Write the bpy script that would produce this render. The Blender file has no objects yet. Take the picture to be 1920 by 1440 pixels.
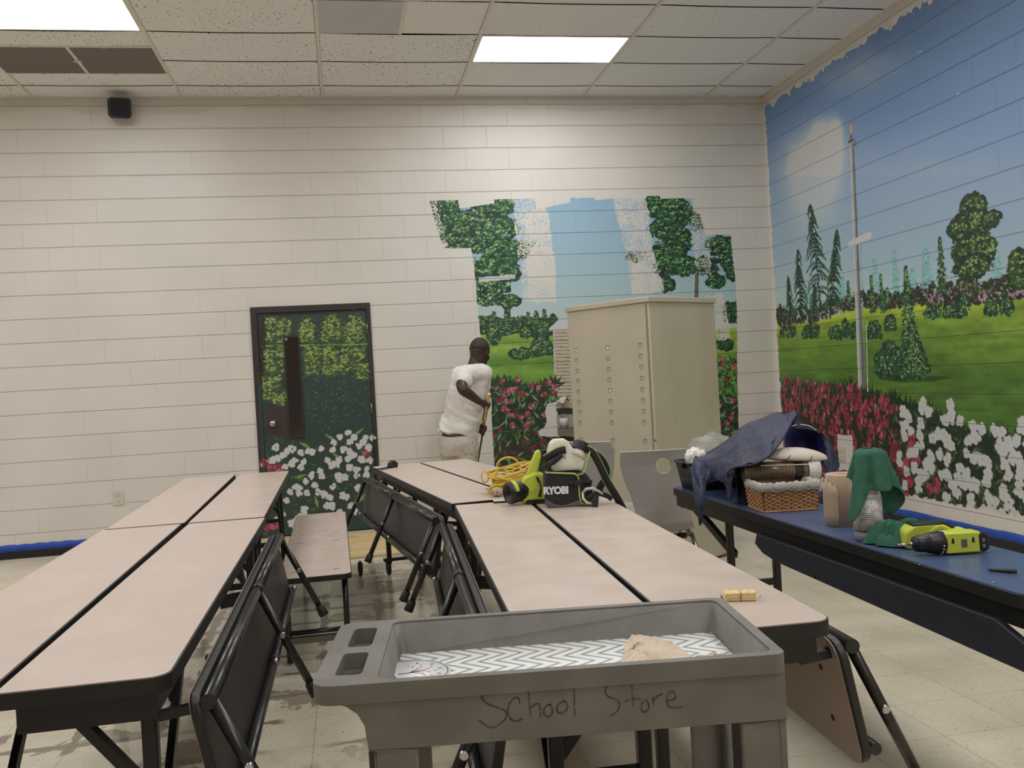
import bpy, bmesh, math, random
import numpy as np
from mathutils import Vector, Matrix
from mathutils.geometry import tessellate_polygon

# ------------------------------------------------------------------ camera, light, exposure
FPX, CAMH = 1737.36, 1.30648
CR = Vector((0.98261384, -0.17702574, -0.05596365))
CU = Vector((0.05630256, -0.00311214, 0.9984089))
CF = Vector((0.17691825, 0.9842013, -0.00690897))
CO = Vector((0, 0, CAMH))
D, XR, H = 8.5318, 4.1912, 3.9356          # back wall, right wall, ceiling
XL, YB = -8.6, -4.2                        # left wall and wall behind the camera
scene = bpy.context.scene
cam = bpy.data.cameras.new('camera'); cam.sensor_width = 36; cam.lens = 36*FPX/1920
cam.clip_start = 0.05; cam.clip_end = 60
camo = bpy.data.objects.new('camera', cam); scene.collection.objects.link(camo)
camo.matrix_world = Matrix(((CR.x, CU.x, -CF.x, 0), (CR.y, CU.y, -CF.y, 0), (CR.z, CU.z, -CF.z, CAMH), (0, 0, 0, 1)))
scene.camera = camo
world = bpy.data.worlds.new('world'); scene.world = world; world.use_nodes = True
world.node_tree.nodes['Background'].inputs[0].default_value = (0.85, 0.92, 1, 1)
world.node_tree.nodes['Background'].inputs[1].default_value = 0.0
LAMP = 13.0                                  # luminance of the fluorescent diffusers
scene.view_settings.view_transform = 'Standard'
scene.view_settings.look = 'None'
scene.view_settings.gamma = 1
scene.view_settings.use_curve_mapping = False
scene.view_settings.exposure = 0.24
scene.cycles.max_bounces = 8
scene.cycles.diffuse_bounces = 5
scene.cycles.transparent_max_bounces = 12

# ------------------------------------------------------------------ helpers
C = scene.collection
rnd = random.Random(7)
PI = math.pi
def ray(u, v): return CF + CR*((u-960)/FPX) + CU*((720-v)/FPX)
def PZ(u, v, z): d = ray(u, v); return CO + d*((z-CAMH)/d.z)
def PY(u, v, y): d = ray(u, v); return CO + d*(y/d.y)
def PX(u, v, x): d = ray(u, v); return CO + d*(x/d.x)
def proj(p):
    d = Vector(p)-CO; a = d.dot(CF)
    return 960+FPX*d.dot(CR)/a, 720-FPX*d.dot(CU)/a

def lin(c):
    return tuple((x/255/12.92 if x/255 <= .04045 else ((x/255+.055)/1.055)**2.4) for x in c)

class NT:
    def __init__(s, name):
        s.m = bpy.data.materials.new(name); s.m.use_nodes = True
        s.t = s.m.node_tree; s.b = s.t.nodes['Principled BSDF']
    def n(s, typ, **kw):
        nd = s.t.nodes.new(typ)
        for k, v in kw.items(): setattr(nd, k, v)
        return nd
    def l(s, a, b): s.t.links.new(a, b)
    def math(s, op, a, b=None, c=None, clamp=False):
        nd = s.n('ShaderNodeMath', operation=op, use_clamp=clamp)
        for i, x in enumerate((a, b, c)):
            if x is None: continue
            if isinstance(x, (int, float)): nd.inputs[i].default_value = x
            else: s.l(x, nd.inputs[i])
        return nd.outputs[0]
    def ramp(s, v, lo, hi, a=0., b=1., smooth=True):
        nd = s.n('ShaderNodeMapRange'); nd.interpolation_type = 'SMOOTHSTEP' if smooth else 'LINEAR'
        for i, x in enumerate((v, lo, hi, a, b)):
            if isinstance(x, (int, float)): nd.inputs[i].default_value = x
            else: s.l(x, nd.inputs[i])
        return nd.outputs[0]
    def mix(s, f, a, b):
        nd = s.n('ShaderNodeMix', data_type='RGBA')
        for i, x in ((0, f), (6, a), (7, b)):
            if isinstance(x, (int, float)): nd.inputs[i].default_value = x
            elif isinstance(x, tuple): nd.inputs[i].default_value = (*x[:3], 1)
            else: s.l(x, nd.inputs[i])
        return nd.outputs[2]
    def noise(s, vec, scale, detail=3, rough=.5):
        nd = s.n('ShaderNodeTexNoise'); nd.inputs['Scale'].default_value = scale
        nd.inputs['Detail'].default_value = detail; nd.inputs['Roughness'].default_value = rough
        if vec is not None: s.l(vec, nd.inputs['Vector'])
        return nd.outputs[0]
    def obj(s): return s.n('ShaderNodeTexCoord').outputs['Object']
    def bump(s, h, strength=.3, dist=.01, chain=None):
        nd = s.n('ShaderNodeBump'); nd.inputs['Strength'].default_value = strength
        nd.inputs['Distance'].default_value = dist; s.l(h, nd.inputs['Height'])
        if chain is not None: s.l(chain, nd.inputs['Normal'])
        return nd.outputs[0]
    def set(s, **kw):
        for k, v in kw.items():
            k = k.replace('_', ' ')
            if isinstance(v, tuple): s.b.inputs[k].default_value = (*v[:3], 1)
            elif isinstance(v, (int, float)): s.b.inputs[k].default_value = v
            else: s.l(v, s.b.inputs[k])

def mat(name, rgb, rough=.5, metal=0., var=.08, vs=12., bump=0., bs=60., spec=.5, **kw):
    """plain procedural material: colour with a little noise and an optional grain bump"""
    n = NT(name); o = n.obj(); c = lin(rgb)
    f = n.noise(o, vs, 4)
    hi = tuple(min(1, x*(1+var)) for x in c); lo = tuple(x*(1-var) for x in c)
    n.set(Base_Color=n.mix(n.ramp(f, .3, .7), lo, hi), Roughness=rough, Metallic=metal)
    n.b.inputs['Specular IOR Level'].default_value = spec
    if bump: n.set(Normal=n.bump(n.noise(o, bs, 3), bump, .003))
    for k, v in kw.items(): n.set(**{k: v})
    return n.m

class MB:
    """collects shapes and links them as one mesh object"""
    def __init__(s): s.v = []; s.f = []; s.sm = []; s.mi = []; s.col = {}
    def add(s, vs, fs, smooth=False, mi=0):
        b = len(s.v); s.v += [tuple(x) for x in vs]
        for f in fs: s.f.append(tuple(b+i for i in f)); s.sm.append(smooth); s.mi.append(mi)
        return s
    def box(s, x0, x1, y0, y1, z0, z1, mi=0, M=None):
        vs = [Vector((x, y, z)) for x in (x0, x1) for y in (y0, y1) for z in (z0, z1)]
        if M: vs = [M @ v for v in vs]
        return s.add(vs, [(0, 1, 3, 2), (4, 6, 7, 5), (0, 4, 5, 1), (2, 3, 7, 6), (0, 2, 6, 4), (1, 5, 7, 3)], mi=mi)
    def bar(s, a, b, w, h, up=(0, 0, 1), mi=0):
        a = Vector(a); b = Vector(b); d = (b-a).normalized(); u = Vector(up)
        x = d.cross(u)
        if x.length < 1e-3: x = d.cross(Vector((0, 1, 0)))
        x.normalize(); u = x.cross(d)
        vs = [p + x*i*w/2 + u*j*h/2 for p in (a, b) for i in (-1, 1) for j in (-1, 1)]
        return s.add(vs, [(0, 1, 3, 2), (4, 6, 7, 5), (0, 4, 5, 1), (2, 3, 7, 6), (0, 2, 6, 4), (1, 5, 7, 3)], mi=mi)
    def tube(s, pts, r, n=10, caps=True, mi=0, flat=1.0, closed=False):
        pts = [Vector(p) for p in pts]; rs = r if isinstance(r, (list, tuple)) else [r]*len(pts)
        b = []; prev = None; N = len(pts)
        for i, p in enumerate(pts):
            if closed: d = pts[(i+1) % N]-pts[i-1]
            else: d = (pts[min(i+1, N-1)]-pts[max(i-1, 0)])
            if d.length < 1e-9: d = Vector((0, 0, 1))
            d.normalize()
            if prev is None:
                x = d.cross(Vector((0, 0, 1)))
                if x.length < .05: x = d.cross(Vector((0, 1, 0)))
            else:
                x = prev - d*prev.dot(d)
            x.normalize(); prev = x; y = d.cross(x)
            for k in range(n):
                a = 2*PI*k/n; b.append(p + x*math.cos(a)*rs[i] + y*math.sin(a)*rs[i]*flat)
        fs = []
        for i in range(N if closed else N-1):
            for k in range(n):
                j = (i+1) % N
                fs.append((i*n+k, i*n+(k+1) % n, j*n+(k+1) % n, j*n+k))
        s.add(b, fs, True, mi)
        if caps and not closed:
            s.add(b[:n], [tuple(range(n))[::-1]], False, mi); s.add(b[-n:], [tuple(range(n))], False, mi)
        return s
    def lathe(s, prof, n=24, M=None, mi=0, smooth=True, ax='z'):
        vs = []
        for r, h in prof:
            for k in range(n):
                a = 2*PI*k/n; v = Vector((r*math.cos(a), r*math.sin(a), h))
                if ax == 'y': v = Vector((v.x, v.z, v.y))
                if ax == 'x': v = Vector((v.z, v.x, v.y))
                vs.append(M @ v if M else v)
        fs = [(i*n+k, i*n+(k+1) % n, (i+1)*n+(k+1) % n, (i+1)*n+k) for i in range(len(prof)-1) for k in range(n)]
        s.add(vs, fs, smooth, mi)
        if prof[0][0] > 1e-6: s.add(vs[:n], [tuple(range(n))[::-1]], False, mi)
        if prof[-1][0] > 1e-6: s.add(vs[-n:], [tuple(range(n))], False, mi)
        return s
    def prism(s, poly, h0, h1, M=None, mi=0, ax='z', smooth=False):
        """extrude a 2-D outline between h0 and h1"""
        def P(a, b, h):
            v = {'z': Vector((a, b, h)), 'y': Vector((a, h, b)), 'x': Vector((h, a, b))}[ax]
            return M @ v if M else v
        n = len(poly); vs = [P(a, b, h0) for a, b in poly] + [P(a, b, h1) for a, b in poly]
        fs = [(i, (i+1) % n, n+(i+1) % n, n+i) for i in range(n)]
        s.add(vs, fs, smooth, mi)
        tri = tessellate_polygon([[Vector((a, b, 0)) for a, b in poly]])
        s.add(vs, [t for t in tri]+[tuple(n+i for i in t[::-1]) for t in tri], False, mi)
        return s
    def ell(s, c, r, nu=16, nv=10, M=None, mi=0):
        vs = []
        for i in range(nv+1):
            t = PI*i/nv
            for k in range(nu):
                a = 2*PI*k/nu
                v = Vector((c[0]+r[0]*math.sin(t)*math.cos(a), c[1]+r[1]*math.sin(t)*math.sin(a), c[2]+r[2]*math.cos(t)))
                vs.append(M @ v if M else v)
        return s.add(vs, [(i*nu+k, i*nu+(k+1) % nu, (i+1)*nu+(k+1) % nu, (i+1)*nu+k) for i in range(nv) for k in range(nu)], True, mi)
    def grid(s, P, closed_u=False, mi=0, smooth=True, skip=None):
        """P[i][j] grid of points"""
        nu, nv = len(P), len(P[0]); vs = [p for r in P for p in r]
        fs = []
        for i in range(nu if closed_u else nu-1):
            for j in range(nv-1):
                if skip and skip(i, j): continue
                fs.append((i*nv+j, ((i+1) % nu)*nv+j, ((i+1) % nu)*nv+j+1, i*nv+j+1))
        return s.add(vs, fs, smooth, mi)
    def build(s, name, m, parent=None, bev=0., seg=2, fix=True, sub=0, solid=0., weld=False):
        me = bpy.data.meshes.new(name); me.from_pydata(s.v, [], s.f)
        ms = m if isinstance(m, (list, tuple)) else [m]
        for x in ms: me.materials.append(x)
        me.polygons.foreach_set('use_smooth', s.sm); me.polygons.foreach_set('material_index', s.mi)
        bm = bmesh.new(); bm.from_mesh(me)
        if weld or fix: bmesh.ops.remove_doubles(bm, verts=bm.verts, dist=1e-6)
        if fix: bmesh.ops.recalc_face_normals(bm, faces=bm.faces)
        bm.to_mesh(me); bm.free(); me.update()
        o = bpy.data.objects.new(name, me); C.objects.link(o)
        if parent is not None: o.parent = parent
        if solid:
            md = o.modifiers.new('s', 'SOLIDIFY'); md.thickness = solid; md.offset = 0
        if sub:
            md = o.modifiers.new('u', 'SUBSURF'); md.levels = sub; md.render_levels = sub
        if bev:
            md = o.modifiers.new('b', 'BEVEL'); md.width = bev; md.segments = seg; md.limit_method = 'ANGLE'; md.angle_limit = .6
            try: md.harden_normals = False
            except Exception: pass
            for p in me.polygons: p.use_smooth = True
            try: me.set_sharp_from_angle(angle=.7)
            except Exception: pass
        return o

def tag(o, label=None, cat=None, group=None, kind=None):
    if label: o['label'] = label
    if cat: o['category'] = cat
    if group: o['group'] = group
    if kind: o['kind'] = kind
    return o
def empty(name, loc, rz=0., label=None, cat=None, group=None):
    o = bpy.data.objects.new(name, None); C.objects.link(o); o.empty_display_size = .05
    o.location = loc; o.rotation_euler = (0, 0, rz)
    return tag(o, label, cat, group)
def children(o): return [c for c in bpy.data.objects if c.parent == o]
def rrect(x0, x1, y0, y1, r, n=5, rr=None):
    """rounded rectangle outline; rr gives one radius per corner (x1y1, x0y1, x0y0, x1y0)"""
    rr = rr or (r, r, r, r); out = []
    for (cx, cy, a0), q in zip(((x1, y1, 0), (x0, y1, PI/2), (x0, y0, PI), (x1, y0, 1.5*PI)), rr):
        sx = -1 if cx == x1 else 1; sy = -1 if cy == y1 else 1
        for k in range(n+1):
            a = a0+PI/2*k/n
            out.append((cx+sx*q+q*math.cos(a), cy+sy*q+q*math.sin(a)))
            if q == 0: break
    return out
# ------------------------------------------------------------------ materials
WHITE = lin((220, 214, 205))
def block_nodes(n, axis):
    """concrete block courses: returns a height signal and a groove mask"""
    sep = n.n('ShaderNodeSeparateXYZ'); n.l(n.obj(), sep.inputs[0])
    a, z = sep.outputs[axis], sep.outputs[2]
    wob = n.math('MULTIPLY', n.math('SUBTRACT', n.noise(n.obj(), 2.2, 2), .5), .006)
    zz = n.math('DIVIDE', n.math('ADD', z, wob), .2032)
    fz = n.math('FRACT', zz); dz = n.math('MULTIPLY', n.math('MINIMUM', fz, n.math('SUBTRACT', 1., fz)), .2032)
    row = n.math('FLOOR', zz)
    fx = n.math('FRACT', n.math('ADD', n.math('DIVIDE', a, .4064), n.math('MULTIPLY', n.math('MODULO', row, 2.), .5)))
    dx = n.math('MULTIPLY', n.math('MINIMUM', fx, n.math('SUBTRACT', 1., fx)), .4064)
    gh = n.ramp(dz, .0008, .006); gv = n.ramp(dx, .0, .004, .6, 1.)
    gvs = n.ramp(n.noise(n.obj(), 1.1, 1), .32, .56, .1, 1.)
    gv = n.math('MAXIMUM', gv, gvs)
    h = n.math('MINIMUM', gh, gv)
    return h
def wall_mat(name, axis):
    n = NT(name); h = block_nodes(n, axis)
    nz = n.noise(n.obj(), 90, 4, .65)
    c = n.mix(n.ramp(n.noise(n.obj(), 1.3, 3), .3, .7), tuple(x*.95 for x in WHITE), tuple(x*1.03 for x in WHITE))
    sep = n.n('ShaderNodeSeparateXYZ'); n.l(n.obj(), sep.inputs[0])
    # older, greyer coat along the ceiling with a ragged lower edge
    edge = n.math('ADD', sep.outputs[2], n.math('MULTIPLY', n.math('SUBTRACT', n.noise(n.obj(), 2.5, 2), .5), .22))
    c = n.mix(n.ramp(edge, 3.80, 3.835, 0., .55), c, tuple(x*.80 for x in WHITE))
    # pits and scuffs left in the paint
    vor = n.n('ShaderNodeTexVoronoi'); vor.inputs['Scale'].default_value = 34; n.l(n.obj(), vor.inputs['Vector'])
    pit = n.math('MULTIPLY', n.ramp(vor.outputs[0], .05, .12, 1., 0.), n.ramp(n.noise(n.obj(), 1.9, 2), .56, .68))
    c = n.mix(n.math('MULTIPLY', pit, .45), c, lin((110, 100, 92)))
    c = n.mix(n.math('MULTIPLY', n.math('SUBTRACT', 1., h), .24), c, lin((118, 110, 100)))
    b = n.bump(nz, .12, .002)
    n.set(Base_Color=c, Roughness=.42, Normal=n.bump(h, .85, .0055, b))
    return n.m
M_wallb = wall_mat('painted_block_back', 0)
M_wallr = wall_mat('painted_block_side', 1)
def mural_mat(name, axis):
    n = NT(name); h = block_nodes(n, axis)
    at = n.n('ShaderNodeAttribute'); at.attribute_name = 'Col'
    cv = n.n('ShaderNodeAttribute'); cv.attribute_name = 'cov'
    ns = n.noise(n.obj(), 75, 2, .5); ns2 = n.noise(n.obj(), 8, 3, .5)
    thr = n.math('ADD', n.math('MULTIPLY', ns, .7), n.math('MULTIPLY', ns2, .3))
    w = n.ramp(n.math('SUBTRACT', n.math('ADD', n.math('MULTIPLY', cv.outputs['Fac'], .6), .2), thr), -.01, .02)
    base = n.mix(n.math('MULTIPLY', n.math('SUBTRACT', 1., h), .24), at.outputs['Color'], lin((60, 62, 58)))
    wc = n.mix(n.math('MULTIPLY', n.math('SUBTRACT', 1., h), .5), WHITE, lin((118, 110, 100)))
    b = n.bump(n.noise(n.obj(), 90, 4, .65), .12, .002)
    n.set(Base_Color=n.mix(w, base, wc), Roughness=.5, Normal=n.bump(h, .75, .005, b))
    return n.m
M_murb = mural_mat('mural_paint_back', 0)
M_murr = mural_mat('mural_paint_side', 1)

def floor_mat():
    n = NT('vinyl_floor'); o = n.obj()
    sep = n.n('ShaderNodeSeparateXYZ'); n.l(o, sep.inputs[0]); x, y = sep.outputs[0], sep.outputs[1]
    def seam(v, off=0.):
        f = n.math('FRACT', n.math('DIVIDE', n.math('ADD', v, 20+off), .3048))
        return n.math('MULTIPLY', n.math('MINIMUM', f, n.math('SUBTRACT', 1., f)), .3048)
    d = n.math('MINIMUM', seam(x), seam(y))
    c = n.mix(n.ramp(n.noise(o, 3, 4), .3, .7), lin((206, 194, 170)), lin((222, 211, 188)))
    st = n.n('ShaderNodeMapping'); st.inputs['Scale'].default_value = (1., .35, 1); n.l(o, st.inputs[0])
    c = n.mix(n.ramp(n.noise(st.outputs[0], 150, 2, .6), .64, .70), c, lin((104, 94, 80)))
    c = n.mix(n.ramp(n.noise(st.outputs[0], 90, 2, .6), .66, .72, 0., .6), c, lin((222, 212, 192)))
    c = n.mix(n.ramp(d, .0006, .0022, .55, 0.), c, lin((96, 86, 72)))
    # stripped-wax area in the aisle: damp brown bands that follow the tile seams
    reg = n.math('MULTIPLY', n.ramp(x, .3, .9, 1., 0.), n.ramp(y, 6.4, 7.4, 1., 0.))
    reg = n.math('MULTIPLY', reg, n.math('MAXIMUM', n.ramp(y, 3.0, 3.7), n.ramp(x, -.55, -.3, 1., 0.)))
    wob = n.math('MULTIPLY', n.math('SUBTRACT', n.noise(o, 9, 3), .5), .07)
    band = n.ramp(n.math('ADD', d, wob), .020, .027, 1., 0.)
    big = n.noise(o, 2.3, 2)
    band = n.math('MULTIPLY', band, n.ramp(big, .42, .5))
    pud = n.ramp(n.math('ADD', big, n.math('MULTIPLY', n.noise(o, 24, 3), .35)), .74, .78)
    wet = n.math('MULTIPLY', n.math('MAXIMUM', band, n.math('MULTIPLY', pud, .8)), reg)
    c = n.mix(n.math('MULTIPLY', wet, .75), c, lin((98, 84, 66)))
    r = n.ramp(reg, 0., 1., .34, .16)
    n.set(Base_Color=c, Roughness=r, Normal=n.bump(n.noise(o, 6, 3), .05, .01))
    return n.m
M_floor = floor_mat()
def tile_mat(name, dens, tone=(241, 239, 238)):
    n = NT(name); o = n.obj()
    mp = n.n('ShaderNodeMapping'); mp.inputs['Scale'].default_value = (1, .55, 1); mp.inputs['Rotation'].default_value = (0, 0, .35); n.l(o, mp.inputs[0])
    v = n.noise(mp.outputs[0], 62, 2, .55)
    big = n.noise(o, 1.7, 1)
    c = n.mix(n.ramp(n.noise(o, 200, 2), .35, .65), lin(tuple(t*.95 for t in tone)), lin(tone))
    pit = n.ramp(n.math('ADD', v, n.math('MULTIPLY', big, .10)), dens, dens+.035)
    c = n.mix(pit, c, lin((92, 82, 72)))
    n.set(Base_Color=c, Roughness=.9, Normal=n.bump(n.math('SUBTRACT', 1., pit), .4, .004))
    return n.m
M_tile = tile_mat('ceiling_tile_pitted', .69)
M_tile2 = tile_mat('ceiling_tile_fine', .74, (239, 237, 237))
M_tile3 = tile_mat('ceiling_tile_plain', .8, (243, 240, 238))
M_tbar = mat('ceiling_grid_paint', (222, 216, 206), .5, var=.05)
M_blk = mat('black_powder_coat', (27, 26, 26), .38, var=.2, bump=.1, bs=200)
M_edge = mat('black_rubber_edge', (30, 28, 27), .5, var=.15)
M_tubem = mat('black_enamel_tube', (40, 38, 36), .27, var=.25, vs=30)
M_seatu = mat('black_laminate_underside', (38, 36, 35), .45, var=.15, vs=8, bump=.1, bs=300)
def lam(name, rgb, rough=.33):
    n = NT(name); o = n.obj(); c = lin(rgb)
    mp = n.n('ShaderNodeMapping'); mp.inputs['Scale'].default_value = (1, .3, 1); n.l(o, mp.inputs[0])
    col = n.mix(n.ramp(n.noise(mp.outputs[0], 5, 4), .3, .7), tuple(x*.97 for x in c), tuple(x*1.02 for x in c))
    col = n.mix(n.ramp(n.noise(o, 700, 1), .3, .7, 0., .25), col, tuple(x*.82 for x in c))
    n.set(Base_Color=col, Roughness=n.ramp(n.noise(o, 7, 3), .3, .7, rough*.85, rough*1.2))
    return n.m
M_pink = lam('beige_pink_laminate', (204, 186, 172))
M_blue = lam('blue_laminate', (76, 92, 128), .3)
M_rub = mat('black_rubber', (24, 23, 22), .6)
M_chrome = mat('chrome', (190, 190, 190), .2, 1.)
M_gcart = mat('grey_cart_plastic', (116, 112, 105), .5, var=.14, vs=9, bump=.25, bs=160)
M_wood = mat('dark_wood', (120, 90, 60), .6)
M_bone = mat('bone_plastic', (205, 198, 184), .45)

# ------------------------------------------------------------------ room shell
def struct(o): o['kind'] = 'structure'; return o
f = MB().add([(XL, YB, 0), (XR, YB, 0), (XR, D, 0), (XL, D, 0)], [(0, 1, 2, 3)]); struct(f.build('floor', M_floor, fix=False))
DX0, DX1, DZ1 = -.795, .262, 2.06          # opening of the door in the back wall
w = MB()
for a in ((XL, DX0, 0, H), (DX1, XR, 0, H), (DX0, DX1, DZ1, H)):
    w.add([(a[0], D, a[2]), (a[1], D, a[2]), (a[1], D, a[3]), (a[0], D, a[3])], [(0, 1, 2, 3)])
wall_back = struct(w.build('wall_back', M_wallb, fix=False))
w = MB().add([(XR, D, 0), (XR, YB, 0), (XR, YB, H), (XR, D, H)], [(0, 1, 2, 3)]); wall_right = struct(w.build('wall_right', M_wallr, fix=False))
w = MB().add([(XL, YB, 0), (XL, D, 0), (XL, D, H), (XL, YB, H)], [(0, 1, 2, 3)]); struct(w.build('wall_left', M_wallr, fix=False))
w = MB().add([(XR, YB, 0), (XL, YB, 0), (XL, YB, H), (XR, YB, H)], [(0, 1, 2, 3)]); struct(w.build('wall_front', M_wallb, fix=False))

# ceiling: lay-in tiles between T-bars, with the lamps, grille and odd panels left open
GX = [-0.0565+1.2192*i for i in range(-7, 5)]
rows = [8.5318]+[8.2283-.6096*j for j in range(0, 22)]
lamps = []
def is_lamp(x0, y1): return False
ceil = MB(); bars = MB()
LX = [(-2.495, -1.276), (1.163, 2.382)]     # lamp bays
lamp_rows_r = [7.62, 5.18, 2.74, .30, -2.14]
lamp_rows_l = [7.01, 4.57, 2.13]
cells = []
def add_tile(x0, x1, y0, y1, mi):
    if x1-x0 < .05 or y1-y0 < .02: return
    nx = 8
    P = []; x0 += .013; x1 -= .015; y0 += .010; y1 -= .010
    for i in range(nx+1):
        s = i/nx; sag = .006*(1-(2*s-1)**2)*(1 if x1-x0 > .7 else .3)
        P.append([(x0+(x1-x0)*s, y0, H-sag+.004), (x0+(x1-x0)*s, y1, H-sag+.004)])
    ceil.grid(P, mi=mi, smooth=False)
xs = [XL]+[g for g in GX if g > XL+.1]+[XR]
for i in range(len(xs)-1):
    x0, x1 = xs[i], xs[i+1]
    bay = 'l' if abs(x0+2.495) < .02 else ('r' if abs(x0-1.163) < .02 else ('o' if abs(x0+6.1527) < .02 else ''))
    for j in range(len(rows)-1):
        y1, y0 = rows[j], max(rows[j+1], YB)
        if y1 <= YB: continue
        q = rnd.random(); mi = 0 if q < .5 else 1
        if x0 < 1.0 and y1 < 8: mi = 0
        if x0 > 1.1: mi = 1
        if bay == 'r' and any(abs(y1-l) < .05 for l in lamp_rows_r): lamps.append((x0, x1, y0, y1)); continue
        if bay in ('l', 'o') and any(abs(y1-l) < .05 for l in lamp_rows_l): lamps.append((x0, x1, y0, y1)); continue
        if bay == 'l' and j == 1:      # row holding part of the air grille
            add_tile(x0, x1, 7.92, y1, 0); bars.box(x0, x1, 7.905, 7.93, H-.004, H+.01); continue
        if bay == 'l' and j == 2:
            add_tile(x0, x1, y0, 7.305, 0); bars.box(x0, x1, 7.295, 7.32, H-.004, H+.01); continue
        if abs(x0+.0565) < .02 and abs(y1-7.009) < .05:
            add_tile(x0+.61, x1, y0, y1, 2); bars.box(x0+.598, x0+.622, y0, y1, H-.003, H+.01); continue
        add_tile(x0, x1, y0, y1, mi)
cl = ceil.build('ceiling', [M_tile, M_tile2, M_tile3], fix=False); struct(cl)
for x in xs[1:-1]: bars.box(x-.012, x+.012, YB, D, H-.003, H+.012)
for y in rows[1:]:
    if y <= YB: continue
    for i in range(len(xs)-1):
        if abs(xs[i]+2.495) < .02 and abs(y-7.6187) < .02: continue
        bars.box(xs[i], xs[i+1], y-.004, y+.004, H+.008, H+.014)
bars.box(XL, XR, D-.02, D, H-.006, H+.01); bars.box(XR-.02, XR, YB, D, H-.006, H+.01)
b_ = bars.build('ceiling_grid', M_tbar, cl)
M_dark = mat('dark_void', (40, 36, 34), .9)
vd = MB().add([(XL, YB, H+.06), (XR, YB, H+.06), (XR, D, H+.06), (XL, D, H+.06)], [(0, 1, 2, 3)]); vd.build('ceiling_plenum', M_dark, cl, fix=False)

# lamps
def diff_mat():
    n = NT('lamp_diffuser'); o = n.obj(); sep = n.n('ShaderNodeSeparateXYZ'); n.l(o, sep.inputs[0])
    s = n.math('ABSOLUTE', n.math('SINE', n.math('MULTIPLY', sep.outputs[1], PI*2/.58)))
    n.set(Base_Color=(.9, .9, .88), Emission_Color=(.985, 1., 1.03), Emission_Strength=n.ramp(s, 0., 1., LAMP*.82, LAMP*1.1), Roughness=.4)
    return n.m
M_diff = diff_mat()
M_lframe = mat('lamp_frame_white', (225, 220, 205), .4)
for (x0, x1, y0, y1) in lamps:
    vis = y0 > 5.5 and x0 > -3
    t = empty('ceiling_light', ((x0+x1)/2, (y0+y1)/2, H), 0, ('wide fluorescent ceiling light at the top left, beside the brown air grille' if x0 < 0 else 'bright fluorescent ceiling light above the mural, right of the plain grey panel') if vis else 'ceiling light '+('far to the left' if x0 < -3 else 'above the left tables' if x0 < 0 else 'above the middle tables')+', '+('first', 'second', 'third', 'fourth', 'fifth')[max(0, int((7.7-y1)/2.4))]+' row from the painted wall', 'ceiling light', 'fluorescent ceiling lights in the tiled ceiling')
    w2, d2 = (x1-x0)/2-.012, (y1-y0)/2-.010
    fr = MB()
    for a in ((-w2, w2, -d2, -d2+.016), (-w2, w2, d2-.016, d2), (-w2, -w2+.016, -d2+.016, d2-.016), (w2-.016, w2, -d2+.016, d2-.016)):
        fr.box(*a, -.002, .05)
    fr.build('frame', M_lframe, t)
    MB().add([(-w2+.016, -d2+.016, .003), (w2-.016, -d2+.016, .003), (w2-.016, d2-.016, .003), (-w2+.016, d2-.016, .003)], [(0, 3, 2, 1)]).build('diffuser', M_diff, t, fix=False)
# air grille: two perforated panels
def perf_mat():
    n = NT('perforated_grille'); o = n.obj(); v = n.n('ShaderNodeTexVoronoi'); v.inputs['Scale'].default_value = 75; v.inputs['Randomness'].default_value = 0.; n.l(o, v.inputs['Vector'])
    n.set(Base_Color=n.mix(n.ramp(v.outputs[0], .3, .4), lin((60, 52, 50)), lin((122, 110, 104))), Roughness=.7); return n.m
M_perf = perf_mat()
t = empty('air_grille', (-1.886, 7.612, H), 0, 'long brown perforated air return grille in two panels, in front of the black speaker', 'air vent')
for sx in (-1, 1):
    MB().box(min(sx*.012, sx*.6), max(sx*.012, sx*.6), -.292, .292, -.004, .002).build('perforated_panel', M_perf, t)
g = MB()
for a in ((-.61, .61, -.304, -.29), (-.61, .61, .29, .304), (-.012, .012, -.29, .29), (-.61, -.6, -.29, .29), (.6, .61, -.29, .29)): g.box(*a, -.006, .006)
g.build('frame', M_tbar, t)
c_ = MB()
for x in (-.35, .2):
    MB().box(x, x+.03, .296, .31, -.012, -.004).build('clip', M_tbar, t); MB().box(x+.05, x+.08, -.31, -.296, -.012, -.004).build('clip', M_tbar, t)
MB().box(-.03, .03, -.01, .01, -.012, -.006).build('clip', M_tbar, t)
M_gpanel = mat('grey_panel', (196, 194, 198), .6, var=.05, vs=4)
gp = MB().box(-.0445, .5415, 6.41, 7.0, H-.002, H+.006).build('ceiling_panel', M_gpanel)
tag(gp, 'smooth grey square panel set among the pitted ceiling tiles', 'ceiling panel')

# baseboards with blue masking tape
M_base = mat('black_baseboard', (26, 25, 26), .35)
M_tape = mat('blue_masking_tape', (34, 74, 168), .55, var=.15, vs=20, bump=.3, bs=60)
struct(MB().box(XL, DX0-.0, D-.012, D-.001, 0, .105).box(DX1, XR, D-.012, D-.001, 0, .105).build('baseboard_back', M_base))
struct(MB().box(XR-.012, XR-.001, YB, D-.012, 0, .105).build('baseboard_right', M_base))
def tape(name, pts, label):
    m = MB()
    for a, b in zip(pts[:-1], pts[1:]): pass
    P = []
    for i in range(61):
        s = i/60; p = [Vector(pts[0]).lerp(Vector(pts[1]), s)]
        q = p[0]; off = Vector(pts[2])
        w = rnd.uniform(-.004, .004)
        P.append([q+off*.016+Vector((0, 0, .062+w*.3)), q+off*.0165+Vector((0, 0, .1)), q+off*.013+Vector((0, 0, .109)), q+off*.004+Vector((0, 0, .119+w))])
    m.grid(P); return tag(m.build(name, M_tape, fix=False, solid=.0006), label, 'masking tape')
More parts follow.
